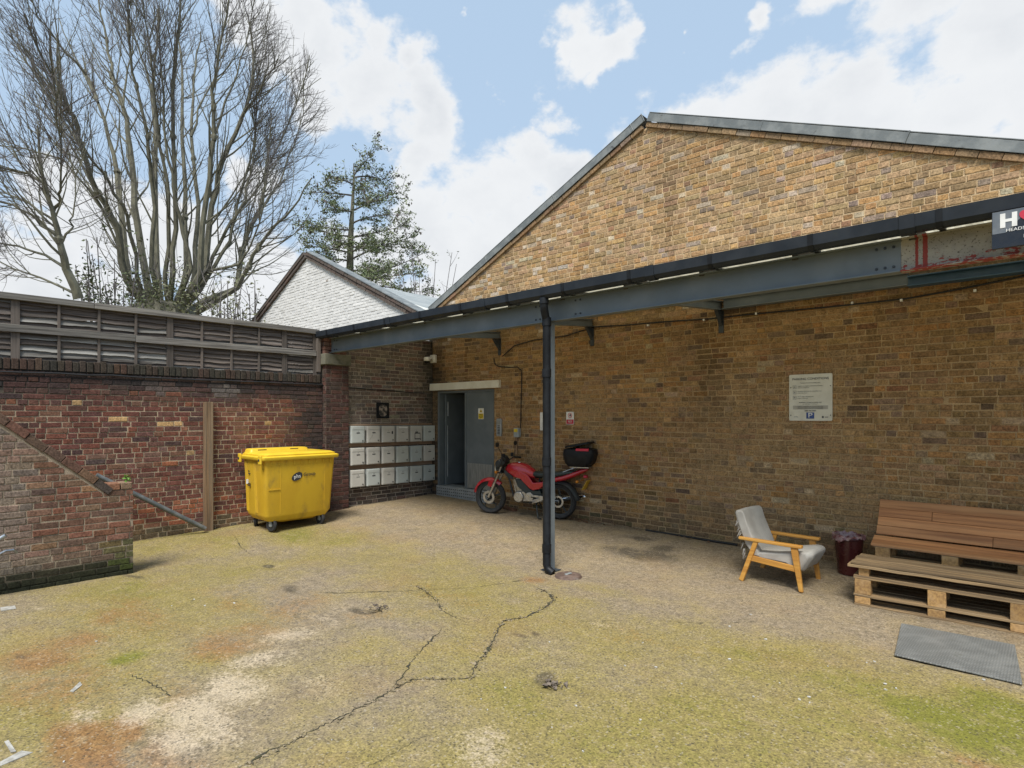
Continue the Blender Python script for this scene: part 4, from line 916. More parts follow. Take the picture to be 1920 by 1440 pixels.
m = MB(); m.box(-.022, .022, -.0166, -.0161, .03, .045); m.box(-.004, .018, -.0166, -.0161, .045, .07); m.build('pictogram', INK, t)
text('lettering', 'NO', .05, PUREW, t, (0, -.0182, -.062), rx)
t = empty('notice', (3.195, 0, 1.805), label='plain white notice on the yellow wall half hidden by the canopy post', cat='notice')
m = MB(); m.prism(rrect(.30, .32, .01, 3), .005, Mx((0, -.012, 0), rad(90))); m.build('panel', PUREW, t)
t = empty('warning_sign', (1.525, -.0128, 1.945), label='white and yellow warning sign on the grey door', cat='sign')
m = MB(); m.prism(rrect(.155, .215, .01, 3), .003, Mx((0, -.0, 0), rad(90))); m.build('panel', PUREW, t)
MB().box(-.07, .07, -.0042, -.0031, -.10, .005).build('yellow_band', YELP, t)
MB().add([(-.045, -.0042, .025), (.045, -.0042, .025), (0, -.0042, .10)], [(0, 1, 2)]).build('warning_triangle', YELP, t)
MB().add([(-.016, -.0052, .036), (.016, -.0052, .036), (0, -.0052, .075)], [(0, 1, 2)]).build('symbol', INK, t)
for k in range(3): text('lettering', ('Warning', 'keep doors', 'closed')[k], .026, INK, t, (0, -.0052, -.018-k*.029), rx)
# ------------------------------------------------------------------ yellow wheeled bin
def rr3(x0, x1, y0, y1, z, rd, n=4): return [(x, y, z) for x, y in rrect(x1-x0, y1-y0, rd, n, (x0+x1)/2, (y0+y1)/2)]
YB = pm('yellow_bin_plastic', (.62, .395, .022), (.55, .335, .018), scale=2.5, rough=.62, dirt=(.27, .175, .04), dlo=.50, dhi=.82, dscale=6, stretch=(1, 1, .5), bump=.08, bscale=60)
YL = pm('yellow_lid_plastic', (.66, .45, .03), (.60, .40, .025), scale=3, rough=.4, dirt=(.60, .42, .05), dlo=.6, dhi=.8)
RUB = pm('rubber', (.014, .014, .015), (.025, .025, .025), scale=20, rough=.75)
bx, by = .56, -3.45; bz = gz(.56, -3.45)-.012
BN = empty('wheeled_bin', (bx, by, bz), label='large yellow four-wheeled waste bin with a flat lid against the red brick wall', cat='bin')
m = MB(); m.loft([rr3(-.30, .335, -.50, .47, .165, .06), rr3(-.345, .362, -.545, .515, .225, .07), rr3(-.352, .37, -.555, .53, .26, .05), rr3(-.395, .40, -.595, .595, 1.10, .05), rr3(-.40, .405, -.60, .60, 1.13, .05)])
body = m.build('body', YB, BN, smooth=True)
m = MB(); m.loft([rr3(-.22, .25, -.30, .30, .125, .05), rr3(-.28, .31, -.38, .36, .168, .06)]); m.build('sump', YB, body, smooth=True)
for y0, y1 in ((-.345, -.33), (.40, .41)):
    m = MB(); m.loft([[(.367+.03*(z-.26)/.84+e, y, z) for e, y in ((-.01, y0), (.006, y0+.003), (.006, y1-.003), (-.01, y1))] for z in (.27, 1.08)]); m.build('body_rib', YB, body)
m = MB(); m.loft([[(.372+.03*(z-.26)/.84, y, z) for y, z in ((-.53, .655), (-.35, .655), (-.35, .667), (-.53, .667))], [(.382+.03*(z-.26)/.84, y, z) for y, z in ((-.53, .655), (-.35, .655), (-.35, .667), (-.53, .667))]]); m.build('body_rib', YB, body)
for x in (-.30, .02):
    m = MB(); m.loft([[(x-.03, -.55-.04*(z-.26)/.84-.01, z), (x+.05, -.55-.04*(z-.26)/.84-.01, z), (x+.06, -.53-.04*(z-.26)/.84, z), (x-.04, -.53-.04*(z-.26)/.84, z)] for z in (.28, 1.08)]); m.build('body_rib', YB, body)
m = MB()
for k in range(9):
    y = -.50+k*.125; m.box(.40, .412, y-.012, y+.012, 1.04, 1.10)
m.build('rim_rib', YB, body)
m = MB(); m.loft([rr3(-.44, .445, -.635, .635, 1.115, .04), rr3(-.45, .455, -.645, .645, 1.135, .04), rr3(-.45, .455, -.645, .645, 1.165, .04), rr3(-.43, .425, -.615, .615, 1.18, .04)]); m.build('rim', YL, BN, smooth=True)
lid = MB(); lid.loft([rr3(-.43, .415, -.60, .60, 1.181, .04), rr3(-.43, .415, -.60, .60, 1.20, .04), rr3(-.40, .36, -.55, .54, 1.228, .05)]); lid = lid.build('lid', YL, BN, smooth=True)
m = MB(); m.loft([rr3(-.42, -.16, -.575, .43, 1.215, .04), rr3(-.41, -.18, -.56, .41, 1.265, .04), rr3(-.39, -.20, -.54, .38, 1.275, .04)]); m.build('lid_ridge', YL, lid, smooth=True)
for y in (-.38, .16): MB().box(-.20, -.172, y-.07, y+.07, 1.235, 1.262).build('grip_slot', pm('slot_dark', (.12, .08, .01), rough=.7), lid)
for x in (-.38, .365):
    m = MB(); m.box(x-.045, x+.045, -.67, -.635, 1.06, 1.20); b_ = m.build('lifting_lug', YL, BN, bevel=.012)
    m = MB(); m.lathe([(0, .006), (.02, .006), (.02, 0)], 12, Mx((x, -.67, 1.125), rad(90))); m.build('lug_hole', INK, b_)
m = MB(); m.prism([(.095*math.cos(a*math.pi/16)*1.0, .058*math.sin(a*math.pi/16)) for a in range(32)], .003, Mx((.396, -.075, .84), rad(90), 0, rad(90)) @ Matrix.Rotation(rad(28), 4, 'Z')); m.build('logo_disc', INK, BN)
text('logo_lettering', 'phs', .085, PUREW, BN, (.4005, -.072, .842), (rad(90), rad(-6), rad(90)))
text('logo_lettering', 'Group', .078, INK, BN, (.3995, .135, .865), (rad(90), rad(-3), rad(90)))
for z, y, w in ((.92, 0, .03), (.88, .01, .05), (.72, .0, .06), (.69, .02, .05)):
    m = MB(); m.box(-.20+y, -.20+y+w, -.599, -.583, z, z+.014); m.build('marking', INK, BN)
MB().box(-.26, -.215, -.60, -.582, .72, .79).build('sticker', PUREW, BN)
for x, y, a in ((.30, -.42, .35), (.30, .40, .15), (-.28, -.44, -.5), (-.28, .42, .8)):
    c = empty('castor', (x, y, 0), a); c.parent = BN
    m = MB(); m.lathe([(.035, -.018), (.088, -.024), (.1, -.014), (.1, .014), (.088, .024), (.035, .018)], 22, Mx((-.03, 0, .10), rad(90)), closed=True); m.build('wheel', RUB, c, smooth=True)
    m = MB(); m.lathe([(0, -.02), (.034, -.02), (.034, .02), (0, .02)], 14, Mx((-.03, 0, .10), rad(90))); m.build('hub', GALV, c)
    m = MB(); m.box(-.055, .0, .028, .034, .08, .20); m.box(-.055, .0, -.034, -.028, .08, .20); m.box(-.06, .04, -.05, .05, .2, .222); m.build('fork', GALV, c, bevel=.003)

# ------------------------------------------------------------------ motorcycle
MRED = pm('red_paint', (.42, .010, .022), (.36, .008, .018), scale=2, rough=.22, coat=.6); MBLK = pm('bike_black', (.016, .02, .02), (.026, .03, .03), scale=12, rough=.5)
ALU = pm('aluminium', (.50, .48, .44), (.36, .34, .31), scale=14, rough=.35, metal=.85, dirt=(.2, .18, .15)); CHR = pm('chrome', (.7, .7, .7), rough=.15, metal=1.); SEATM = pm('seat_vinyl', (.016, .026, .026), (.024, .034, .034), scale=10, rough=.45)
GLASS = pm('headlamp_glass', (.62, .60, .52), rough=.12); AMB = pm('amber', (.6, .22, .02), rough=.3); PLATE = pm('plate_yellow', (.66, .42, .03), rough=.4)
MC = empty('motorcycle', (3.667, -.245, .165), math.atan2(-.389, -1.253), label='red motorcycle with a black top box parked by the yellow brick wall', cat='motorcycle')
AX = rad(90)
def wheel(name, x, disc):
    w = empty(name, (x, 0, .30)); w.parent = MC
    prof = [(.232, -.028), (.25, -.042), (.275, -.045), (.292, -.032), (.30, -.012), (.30, .012), (.292, .032), (.275, .045), (.25, .042), (.232, .028)]
    m = MB(); m.lathe(prof, 40, Mx((0, 0, 0), AX), closed=True); m.build('tyre', RUB, w, smooth=True)
    m = MB(); m.lathe([(.213, -.026), (.236, -.03), (.236, .03), (.213, .026)], 40, Mx((0, 0, 0), AX), closed=True); m.build('rim', MBLK, w, smooth=True)
    for k in range(5):
        a = 2*math.pi*k/5+.3; d = Vector((math.cos(a), 0, math.sin(a))); s = Vector((-d.z, 0, d.x)); m = MB()
        m.beam(d*.03+s*.006, d*.218+s*.006, .022, .026, s); m.build('spoke', MBLK, w, bevel=.005)
    m = MB(); m.lathe([(0, -.06), (.035, -.06), (.05, -.03), (.05, .03), (.035, .06), (0, .06)], 18, Mx((0, 0, 0), AX)); m.build('hub', MBLK, w, smooth=True)
    m = MB(); m.lathe([(.07, -.003), (disc, -.003), (disc, .003), (.07, .003)], 30, Mx((0, .075, 0), AX), closed=True); m.build('disc', ALU, w)
wheel('wheel', 1.31, .115); wheel('wheel', 0., .10)
# fender
def arc_fender(x, z, R, a0, a1, hw, n=14):
    rings = []
    for i in range(n+1):
        a = rad(a0+(a1-a0)*i/n); e = min(1., .55+2.2*min(i, n-i)/n); rg = []
        for k in range(9):
            u = (k/8-.5)*2; rr = R-.055*abs(u)**2.5; rg.append((x+rr*math.cos(a), u*hw*e, z+rr*math.sin(a)))
        for k in range(8, -1, -1):
            u = (k/8-.5)*2; rr = R-.008-.055*abs(u)**2.5; rg.append((x+rr*math.cos(a), u*(hw-.005)*e, z+rr*math.sin(a)))
        rings.append(rg)
    m = MB(); m.loft(rings); return m
arc_fender(1.31, .30, .345, 12, 132, .075).build('mudguard', MRED, MC, smooth=True)
m = MB()
for s in (-1, 1): m.prism([(1.22, .46), (1.34, .50), (1.30, .60), (1.20, .60)], .008, Matrix(((1, 0, 0, 0), (0, 0, 1, s*.068-.004), (0, 1, 0, 0), (0, 0, 0, 1))))
m.build('mudguard_stay', MRED, MC, bevel=.002)
for s in (-1, 1):
    m = MB(); m.tube([(1.31, s*.085, .30), (1.19, s*.085, .55)], .026, 12); m.tube([(1.19, s*.085, .55), (1.02, s*.085, .93)], .018, 12); m.build('fork_leg', ALU, MC, smooth=True)
m = MB(); m.box(.98, 1.08, -.11, .11, .90, .93); m.box(1.04, 1.13, -.11, .11, .73, .755); m.build('fork_yoke', MBLK, MC, bevel=.005)
# headlamp looking forward
m = MB(); m.lathe([(0, -.10), (.05, -.09), (.08, -.05), (.088, 0), (.088, .02)], 22, Mx((1.15, 0, .80), 0, rad(90), 0)); hl = m.build('headlamp', MBLK, MC, smooth=True)
m = MB(); m.lathe([(.09, .012), (.094, .02), (.09, .034), (.06, .05), (0, .058)], 22, Mx((1.15, 0, .80), 0, rad(90), 0)); m.build('lens', GLASS, hl, smooth=True)
m = MB(); m.loft([[(1.16, y, z) for y, z in rrect(.22, .16, .05, 4, 0, .87)], [(1.05, y, z) for y, z in rrect(.24, .17, .05, 4, 0, .92)], [(.98, y, z) for y, z in rrect(.18, .10, .04, 4, 0, .95)]]); m.build('lamp_cowl', MBLK, MC, smooth=True)
for s in (-1, 1):
    m = MB(); m.lathe([(0, .02), (.038, .02), (.042, 0), (.03, -.05), (0, -.055)], 18, Mx((1.03, s*.05, 1.01), 0, rad(-35), 0)); m.build('instrument', MBLK, MC, smooth=True)
    m = MB(); m.tube([(1.10, s*.10, .76), (1.10, s*.19, .76)], .008, 6); m.lathe([(0, .03), (.02, .02), (.026, -.01), (0, -.025)], 12, Mx((1.10, s*.20, .76), 0, rad(90), 0)); m.build('indicator', AMB, MC, smooth=True)
m = MB(); m.tube([(.90, .37, .985), (.955, .20, 1.005), (1.0, .10, .95), (1.0, -.10, .95), (.955, -.20, 1.005), (.90, -.37, .985)], .012, 8); hb = m.build('handlebar', MBLK, MC, smooth=True)
for s in (-1, 1):
    m = MB(); m.tube([(.955, s*.25, 1.0), (.90, s*.38, .985)], .019, 10); m.build('grip', RUB, hb, smooth=True)
    m = MB(); m.tube([(.985, s*.22, 1.0), (.985, s*.30, .995), (.945, s*.38, .975)], .006, 6); m.build('lever', ALU, hb)
    m = MB(); m.lathe([(0, .03), (.028, .03), (.028, -.03), (0, -.03)], 14, Mx((.97, s*.17, 1.05))); m.build('reservoir', BLACKPL, hb)
    m = MB(); m.tube([(.96, s*.24, 1.01), (.965, s*.28, 1.12), (.99, s*.34, 1.20)], .006, 6); st = m.build('mirror_stalk', MBLK, MC)
    m = MB(); m.loft([[(.995+(.018 if k == 0 else -.004)+.02*0, s*.36+y*sc, 1.245+z*sc) for y, z in rrect(.13, .08, .034, 4)] for k, sc in ((0, .6), (1, 1.), (2, .98))]); m.build('mirror', MBLK, st, smooth=True)
def body_loft(secs, name, mat, parent=None, pw=2.6, n=20):
    rings = []
    for x, hw, zb, zt in secs:
        rg = []
        for k in range(n):
            a = 2*math.pi*k/n; c, s = math.cos(a), math.sin(a)
            rg.append((x, hw*math.copysign(abs(c)**(2/pw), c), (zb+zt)/2+(zt-zb)/2*math.copysign(abs(s)**(2/pw), s)))
        rings.append(rg)
    m = MB(); m.loft(rings); return m.build(name, mat, parent or MC, smooth=True)
tk = body_loft([(1.0, .035, .76, .84), (.96, .085, .70, .885), (.90, .125, .675, .915), (.80, .145, .66, .93), (.68, .15, .655, .925), (.57, .135, .655, .89), (.48, .115, .66, .83), (.42, .09, .67, .77)], 'fuel_tank', MRED)
m = MB(); m.lathe([(0, .012), (.03, .012), (.034, 0)], 16, Mx((.74, 0, .925))); m.build('filler_cap', CHR, tk)
for s in (-1, 1):
    def side(poly, y, th, name, mat, bev=.006):
        m = MB(); m.prism(poly, th, Matrix(((1, 0, 0, 0), (0, 0, 1, s*y-th/2), (0, 1, 0, 0), (0, 0, 0, 1)))); return m.build(name, mat, MC, bevel=bev)
    side([(.80, .70), (.66, .66), (.48, .50), (.42, .475), (.30, .505), (.22, .58), (.22, .625), (.42, .60), (.52, .73), (.70, .80)], .145, .028, 'side_panel', MRED, .01)
    side([(.97, .80), (.82, .70), (.80, .64), (.90, .66), (.985, .75)], .125, .02, 'tank_scoop', MBLK)
    side([(.78, .66), (.64, .63), (.48, .47), (.30, .47), (.28, .40), (.56, .40), (.72, .52)], .115, .02, 'air_box', SEATM)
    side([(.46, .40), (.16, .385), (.14, .36), (.36, .27), (.44, .25), (.46, .30), (.38, .33), (.30, .355), (.44, .365)], .15, .012, 'footrest_hanger', ALU, .003)
    m = MB(); m.tube([(.44, s*.15, .275), (.44, s*.25, .275)], .013, 8); m.build('footrest', RUB, MC)
    m = MB(); m.tube([(.10, s*.12, .64), (.03, s*.12, .36)], .012, 8)
    for k in range(9): m.lathe([(.026, -.006), (.03, 0), (.026, .006)], 12, Mx((.10-.07*(k+1)/11, s*.12, .64-.28*(k+1)/11), 0, rad(14), 0))
    m.build('shock_absorber', ALU, MC, smooth=True)
    m = MB(); m.beam((.46, s*.10, .36), (-.03, s*.10, .30), .022, .045); m.build('swing_arm', ALU if s > 0 else MBLK, MC, bevel=.006)
    m = MB(); m.tube([(.40, s*.06, .27), (.36, s*.12, .12), (.33, s*.15, .015)], .014, 8); m.tube([(.33, s*.15, .012), (.26, s*.17, .010)], .012, 6); m.build('centre_stand', MBLK, MC, smooth=True)
body_loft([(.50, .07, .70, .775), (.44, .10, .685, .79), (.30, .12, .68, .785), (.12, .125, .69, .79), (-.06, .125, .72, .815), (-.20, .11, .75, .835), (-.28, .06, .78, .83)], 'seat', SEATM)
body_loft([(.26, .10, .61, .685), (.10, .125, .615, .70), (-.10, .125, .65, .75), (-.28, .11, .72, .815), (-.42, .085, .79, .87), (-.50, .05, .83, .88)], 'tail_fairing', MRED)
m = MB(); m.lathe([(0, -.15), (.085, -.15), (.1, -.12), (.1, .12), (.085, .15), (0, .15)], 22, Mx((.70, 0, .345), AX)); m.lathe([(0, -.14), (.075, -.14), (.085, -.11), (.085, .11), (.075, .14), (0, .14)], 22, Mx((.50, 0, .355), AX)); m.box(.50, .72, -.12, .12, .275, .44); en = m.build('crankcase', ALU, MC, smooth=True, bevel=.006)
m = MB(); d = Vector((.28, 0, .96)).normalized()
for k in range(11):
    c = Vector((.70, 0, .445))+d*(k*.022); m.beam(c-d*.004, c+d*.004, .19, .17 if k < 8 else .13, (1, 0, 0))
m.beam(Vector((.70, 0, .44)), Vector((.70, 0, .44))+d*.23, .12, .11, (1, 0, 0)); m.build('cylinder', ALU, MC)
m = MB(); m.tube([(1.0, 0, .80), (.93, 0, .60), (.86, 0, .35), (.78, 0, .25), (.45, 0, .25), (.38, 0, .40), (.36, 0, .66)], .017, 8); m.tube([(.98, 0, .78), (.36, 0, .68), (-.35, 0, .78)], .017, 8); m.build('frame', MBLK, MC, smooth=True)
m = MB(); m.tube([(.80, -.06, .62), (.87, -.08, .5), (.84, -.11, .3), (.72, -.14, .22), (.35, -.16, .25), (.15, -.16, .29)], .018, 10); m.tube([(.18, -.165, .285), (.10, -.165, .30), (-.42, -.165, .38)], [.03, .047, .047], 14); m.build('exhaust', CHR, MC, smooth=True)
arc_fender(0, .30, .36, 60, 175, .085).build('mudguard', MBLK, MC, smooth=True)
m = MB(); m.box(-.09, .09, -.055, .055, -.003, .003); np_ = m.build('number_plate', PLATE, MC, bevel=.001); np_.location = (-.475, 0, .60); np_.rotation_euler = (rad(90), rad(0), rad(90)); np_.rotation_euler = (0, rad(62), 0)
np_.scale = (1.0, 1.9, 1)
m = MB(); m.loft([[(-.44, y, z) for y, z in rrect(.10, .05, .015, 3, 0, .735)], [(-.49, y, z) for y, z in rrect(.08, .04, .015, 3, 0, .735)]]); m.build('tail_lamp', REDP, MC, smooth=True)
for s in (-1, 1):
    m = MB(); m.tube([(-.36, s*.06, .66), (-.37, s*.15, .66)], .008, 6); m.lathe([(0, .03), (.02, .02), (.024, -.01), (0, -.025)], 12, Mx((-.37, s*.16, .66), 0, rad(90), 0)); m.build('indicator', AMB, MC, smooth=True)
m = MB(); m.tube([(-.10, .10, .80), (-.30, .10, .88), (-.55, .10, .89)], .01, 6); m.tube([(-.10, -.10, .80), (-.30, -.10, .88), (-.55, -.10, .89)], .01, 6); m.box(-.55, -.22, -.11, .11, .885, .897); m.build('luggage_rack', ALU, MC)
m = MB(); m.loft([[(x, y, .90) for x, y in rrect(.34, .30, .08, 4, -.36, 0)], [(x, y, .955) for x, y in rrect(.46, .38, .09, 4, -.375, 0)], [(x, y, 1.10) for x, y in rrect(.55, .42, .10, 4, -.385, 0)], [(x, y, 1.185) for x, y in rrect(.53, .41, .10, 4, -.385, 0)], [(x, y, 1.20) for x, y in rrect(.46, .34, .08, 4, -.385, 0)]]); tb = m.build('top_box', BLACKPL, MC, smooth=True)
m = MB(); M = Mx((-.14, 0, 1.203), 0, rad(11), 0)
m.loft([[M @ Vector((x, y, z)) for x, y in rrect(.46*q, .36*q, .08*q, 4, -.23, 0)] for z, q in ((-.0, 1.), (.022, 1.), (.034, .9))]); m.build('lid', BLACKPL, tb, smooth=True)
MB().box(-.58, -.36, .165, .213, 1.165, 1.205).build('reflector', REDP, tb, bevel=.008)

for s, (a, b, c) in enumerate((((.95, .22, 1.0), (1.10, .12, .93), (1.0, .05, .74)), ((.95, -.22, 1.0), (1.12, -.10, .95), (.98, -.04, .72)), ((.93, .24, 1.0), (1.08, .16, .86), (1.24, .09, .48)))):
    a, b, c = Vector(a), Vector(b), Vector(c); m = MB(); m.tube([a.lerp(b, t).lerp(b.lerp(c, t), t) for t in [i/8 for i in range(9)]], .005, 6); m.build('control_cable', MBLK, MC)
m = MB(); m.tube([(.46, .13, .36), (.20, .125, .335), (-.02, .12, .30)], .016, 8); m.build('chain_case', MBLK, MC)

# ------------------------------------------------------------------ armchair
CHW = wood('varnished_pine', (.55, .27, .05), (.42, .19, .035), (.60, .33, .075), axis=0, fine=45, rough=.5, bump=.15); FAB = pm('grey_fabric', (.40, .385, .35), (.33, .315, .285), scale=5, rough=1., bump=.6, bscale=420, dirt=(.27, .25, .21), dlo=.62, dhi=.85, dscale=5)
AC = empty('armchair', (7.47, -.99, .012), rad(-1.5), label='low grey upholstered armchair with pine arms and splayed legs', cat='armchair')
for s in (-1, 1):
    y = s*.29; zo = .018 if s > 0 else 0
    m = MB(); m.beam((-.325, y, 0), (-.155, y, .475), .040, .050, (1, 0, 0)); m.build('leg', CHW, AC, bevel=.006)
    m = MB(); m.loft([[(x+dx*w, y+dy*.02, z) for dx, dy in ((-1, -1), (1, -1), (1, 1), (-1, 1))] for x, z, w in ((.325, 0, .020), (.265, .38, .034), (.255, .465, .036))]); m.build('leg', CHW, AC, bevel=.006)
    m = MB(); m.loft([[(x, y+dy*w, z+dz*.016) for dy, dz in ((-1, -1), (1, -1), (1, 1), (-1, 1))] for x, z, w in ((-.35, .487, .026), (-.1, .484, .032), (.20, .482, .036), (.335, .482, .036))]); m.build('armrest', CHW, AC, bevel=.008)
    m = MB(); m.beam((-.215, y-s*.004, .275), (.275, y-s*.004, .235), .028, .062); m.build('side_rail', CHW, AC, bevel=.004)
m = MB(); m.box(-.20, -.17, -.27, .27, .25, .30); m.box(.22, .25, -.27, .27, .21, .25); m.build('cross_rail', CHW, AC)
def cushion(profile, y0, y1, name, crown=.012, n=10):
    m = MB(); rings = []
    cx = sum(p[0] for p in profile)/len(profile); cz = sum(p[1] for p in profile)/len(profile)
    for i in range(n+1):
        t = i/n; e = abs(2*t-1); k = 1-.16*max(0, (e-.86)/.14)**2; rings.append([(cx+(x-cx)*k, y0+(y1-y0)*t, cz+(z-cz)*k+crown*(1-e*e)) for x, z in profile])
    m.loft(rings); o = m.build(name, FAB, AC, smooth=True, bevel=.012); return o
cushion([(-.24, .28), (.15, .265), (.29, .20), (.33, .205), (.415, .36), (.42, .395), (.395, .425), (.34, .43), (.05, .37), (-.20, .345), (-.25, .32)], -.262, .262, 'seat_cushion', .014)
m = MB(); rings = []
for i in range(13):
    t = i/12; y = -.275+.55*t; dish = .035*(abs(2*t-1)**1.5); e = 1-.2*max(0, (abs(2*t-1)-.88)/.12)**2
    prof_ = [(-.21, .30), (-.13, .30), (-.18, .42), (-.30, .66), (-.345, .775), (-.375, .80), (-.42, .79), (-.435, .76), (-.40, .64), (-.30, .42)]
    rings.append([((-.30+(x+.30)*e)+dish*.9*(1 if x > -.30-.3*(z-.5) else .4), y, .55+(z-.55)*(.985+.015*e)) for x, z in prof_])
m.loft(rings); m.build('back_cushion', FAB, AC, smooth=True, bevel=.014)
m = MB(); m.box(-.235, -.205, -.005, .005, .40, .41)
r = random.Random(5); m = MB()
for k in range(34):
    z = .28+.42*r.random(); x = -.30-.22*(z-.40); y = -.27+r.uniform(-.01, .02); L_ = r.uniform(.03, .09)
    m.add([(x, y, z), (x-.02*r.random(), y-.012, z), (x-.02-.03*r.random(), y-.015, z-L_)], [(0, 1, 2)])
m.build('frayed_fringe', FAB, AC)

# ------------------------------------------------------------------ bucket, pallet table, pallet bench
BUK = pm('maroon_plastic', (.055, .012, .012), (.075, .016, .015), scale=3, rough=.28)
t = empty('waste_bucket', (8.02, -.33, gz(8.0, -.33)-.004), label='dark maroon plastic waste bucket between the armchair and the pallets', cat='bucket')
m = MB(); m.lathe([(0, .004), (.112, .0), (.116, .012), (.148, .40), (.150, .402), (.158, .405), (.160, .44), (.157, .446), (.150, .444), (.147, .41), (.115, .03), (0, .03)], 36); m.build('body', BUK, t, smooth=True)
LIN = pm('clear_liner', (.30, .20, .19), (.16, .05, .05), scale=22, rough=.15); r = random.Random(2); m = MB(); n = 36; vs = []
for ring, (rr, z) in enumerate(((.120, .33), (.150, .455), (.170, .452), (.172, .41))):
    for k in range(n): a = 2*math.pi*k/n; q = rr+r.gauss(0, .004); vs.append((q*math.cos(a), q*math.sin(a), z+r.gauss(0, .010)-(.025*math.sin(a*2) if ring == 3 else 0)))
m.add(vs, [(i*n+k, i*n+(k+1) % n, (i+1)*n+(k+1) % n, (i+1)*n+k) for i in range(3) for k in range(n)]); m.build('liner', LIN, t, smooth=True)
m = MB(); vs = []
for i in range(9):
    for j in range(9): x, y = (i/8-.5)*.2, (j/8-.5)*.2; vs.append((x, y, .375+r.gauss(0, .022)))
m.add(vs, [(i*9+j, i*9+j+1, i*9+j+10, i*9+j+9) for i in range(8) for j in range(8)]); m.build('rubbish', pm('red_wrapper', (.25, .03, .03), (.09, .03, .03), scale=14, rough=.4), t)
PW = wood('pallet_board', (.31, .205, .10), (.13, .088, .048), (.38, .275, .155), axis=0, fine=42, bump=.7); PBK = wood('pallet_block', (.44, .265, .10), (.28, .16, .065), (.48, .31, .15), axis=1, fine=42, bump=.6)
WOR = wood('oiled_plank', (.54, .245, .095), (.33, .14, .055), (.62, .33, .145), axis=0, fine=36, rough=.7, bump=.4)
PT = empty('pallet_table', (8.30, -1.33, 0), rad(2.2), label='low table of stacked wooden pallets in front of the pallet bench', cat='table')
r = random.Random(77); PL = 1.70; PD = .80
def plank(par, mat, x0, x1, y0, y1, z0, z1, name='plank', sag=.003):
    m = MB(); ns = 8; dz = [r.gauss(0, sag) for _ in range(ns+1)]
    rings = [[(x0+(x1-x0)*i/ns, y, z+dz[i]*.6+(.0)) for y, z in ((y0, z0), (y1, z0), (y1, z1), (y0, z1))] for i in range(ns+1)]
    m.loft(rings); return m.build(name, mat, par, bevel=.004)
for x0 in (0, .60, 1.19):
    for yy in (0, PD/2-.05, PD-.10):
        for z0, z1, dx, w in ((.022, .093, 0, .135), (.118, .268, 0, .14)):
            m = MB(); m.box(x0+dx, x0+dx+w, yy, yy+.10, z0, z1); m.build('block', PBK, PT, bevel=.005)
for yy in (.0, .34):
    for x0 in (.035, 1.62):
        m = MB(); m.box(x0, x0+.09, yy+.004, yy+.10, .304, .384); m.build('block', PBK, PT, bevel=.005)
for y0, y1 in ((-.002, .10), (.12, .22), (.24, .34), (PD/2-.05, PD/2+.05), (.48, .58), (.6, .69), (PD-.10, PD)):
    plank(PT, PW, -.005, PL, y0, y1, .0, .021); plank(PT, PW, -.01, PL, y0, y1, .094, .117); plank(PT, PW, -.01, PL, y0, y1, .269, .303)
for k in range(4):
    y0 = -.035+k*.125; plank(PT, PW, -.045+r.uniform(-.012, .012), PL+r.uniform(-.02, .02), y0, y0+.115, .386+r.gauss(0, .002), .412+r.gauss(0, .002))
plank(PT, PW, -.03, PL, -.03, .085, .414, .436); plank(PT, PW, -.02, PL, .098, .21, .414, .437); plank(PT, PW, -.035, PL, .222, .33, .414, .437); plank(PT, PW, -.02, PL, .34, .44, .414, .437)
PBn = empty('pallet_bench', (8.29, 0, .06), label='pallet bench with a brown plank backrest against the yellow brick wall', cat='bench')
b0 = Vector((0, -.10, .875)); b1 = Vector((0, -.285, .50)); dn = (b1-b0)/4; nrm = Vector((0, -dn.z, dn.y)).normalized(); nrm = nrm if nrm.y < 0 else -nrm
for k in range(4):
    p0 = b0+dn*k; p1 = b0+dn*(k+1)-dn*.03
    for x0, x1 in (((0, 1.7),), ((0, .50), (.504, 1.7)), ((0, 1.7),), ((-.005, 1.02), (1.024, 1.7)))[k]:
        m = MB(); o = nrm*r.gauss(0, .002); vs = []
        for x in (x0, x1):
            for a, e in ((p0, 0), (p1, 0), (p1, 1), (p0, 1)): q = a-nrm*.022*e+o; vs.append((x, q.y, q.z))
        m.add(vs, [(0, 1, 2, 3), (7, 6, 5, 4), (0, 4, 5, 1), (1, 5, 6, 2), (2, 6, 7, 3), (3, 7, 4, 0)]); m.build('back_plank', WOR, PBn, bevel=.003)
for k, (y0, z0, y1, z1) in enumerate(((-.29, .487, -.375, .455), (-.378, .453, -.475, .415))):
    m = MB(); m.add([(x, y, z-d) for x in (-.02, 1.7) for d in (0, .022) for y, z in ((y0, z0), (y1, z1))], [(0, 1, 5, 4), (2, 6, 7, 3), (0, 4, 6, 2), (1, 3, 7, 5), (0, 2, 3, 1), (4, 5, 7, 6)]); m.build('seat_plank', WOR, PBn, bevel=.003)
for x0 in (.02, .62, 1.22):
    for z0, z1 in ((.0, .10), (.125, .225), (.25, .385)):
        m = MB(); m.box(x0, x0+.14, -.47, -.35, z0, z1); m.build('block', PBK, PBn, bevel=.005)
        m = MB(); m.box(x0, x0+.14, -.14, -.02, z0, z1); m.build('block', PBK, PBn, bevel=.005)
for z0 in (.101, .226, .386):
    for y0, y1 in ((-.472, -.35), (-.14, -.02)): plank(PBn, PW, 0, 1.7, y0, y1, z0, z0+.022)

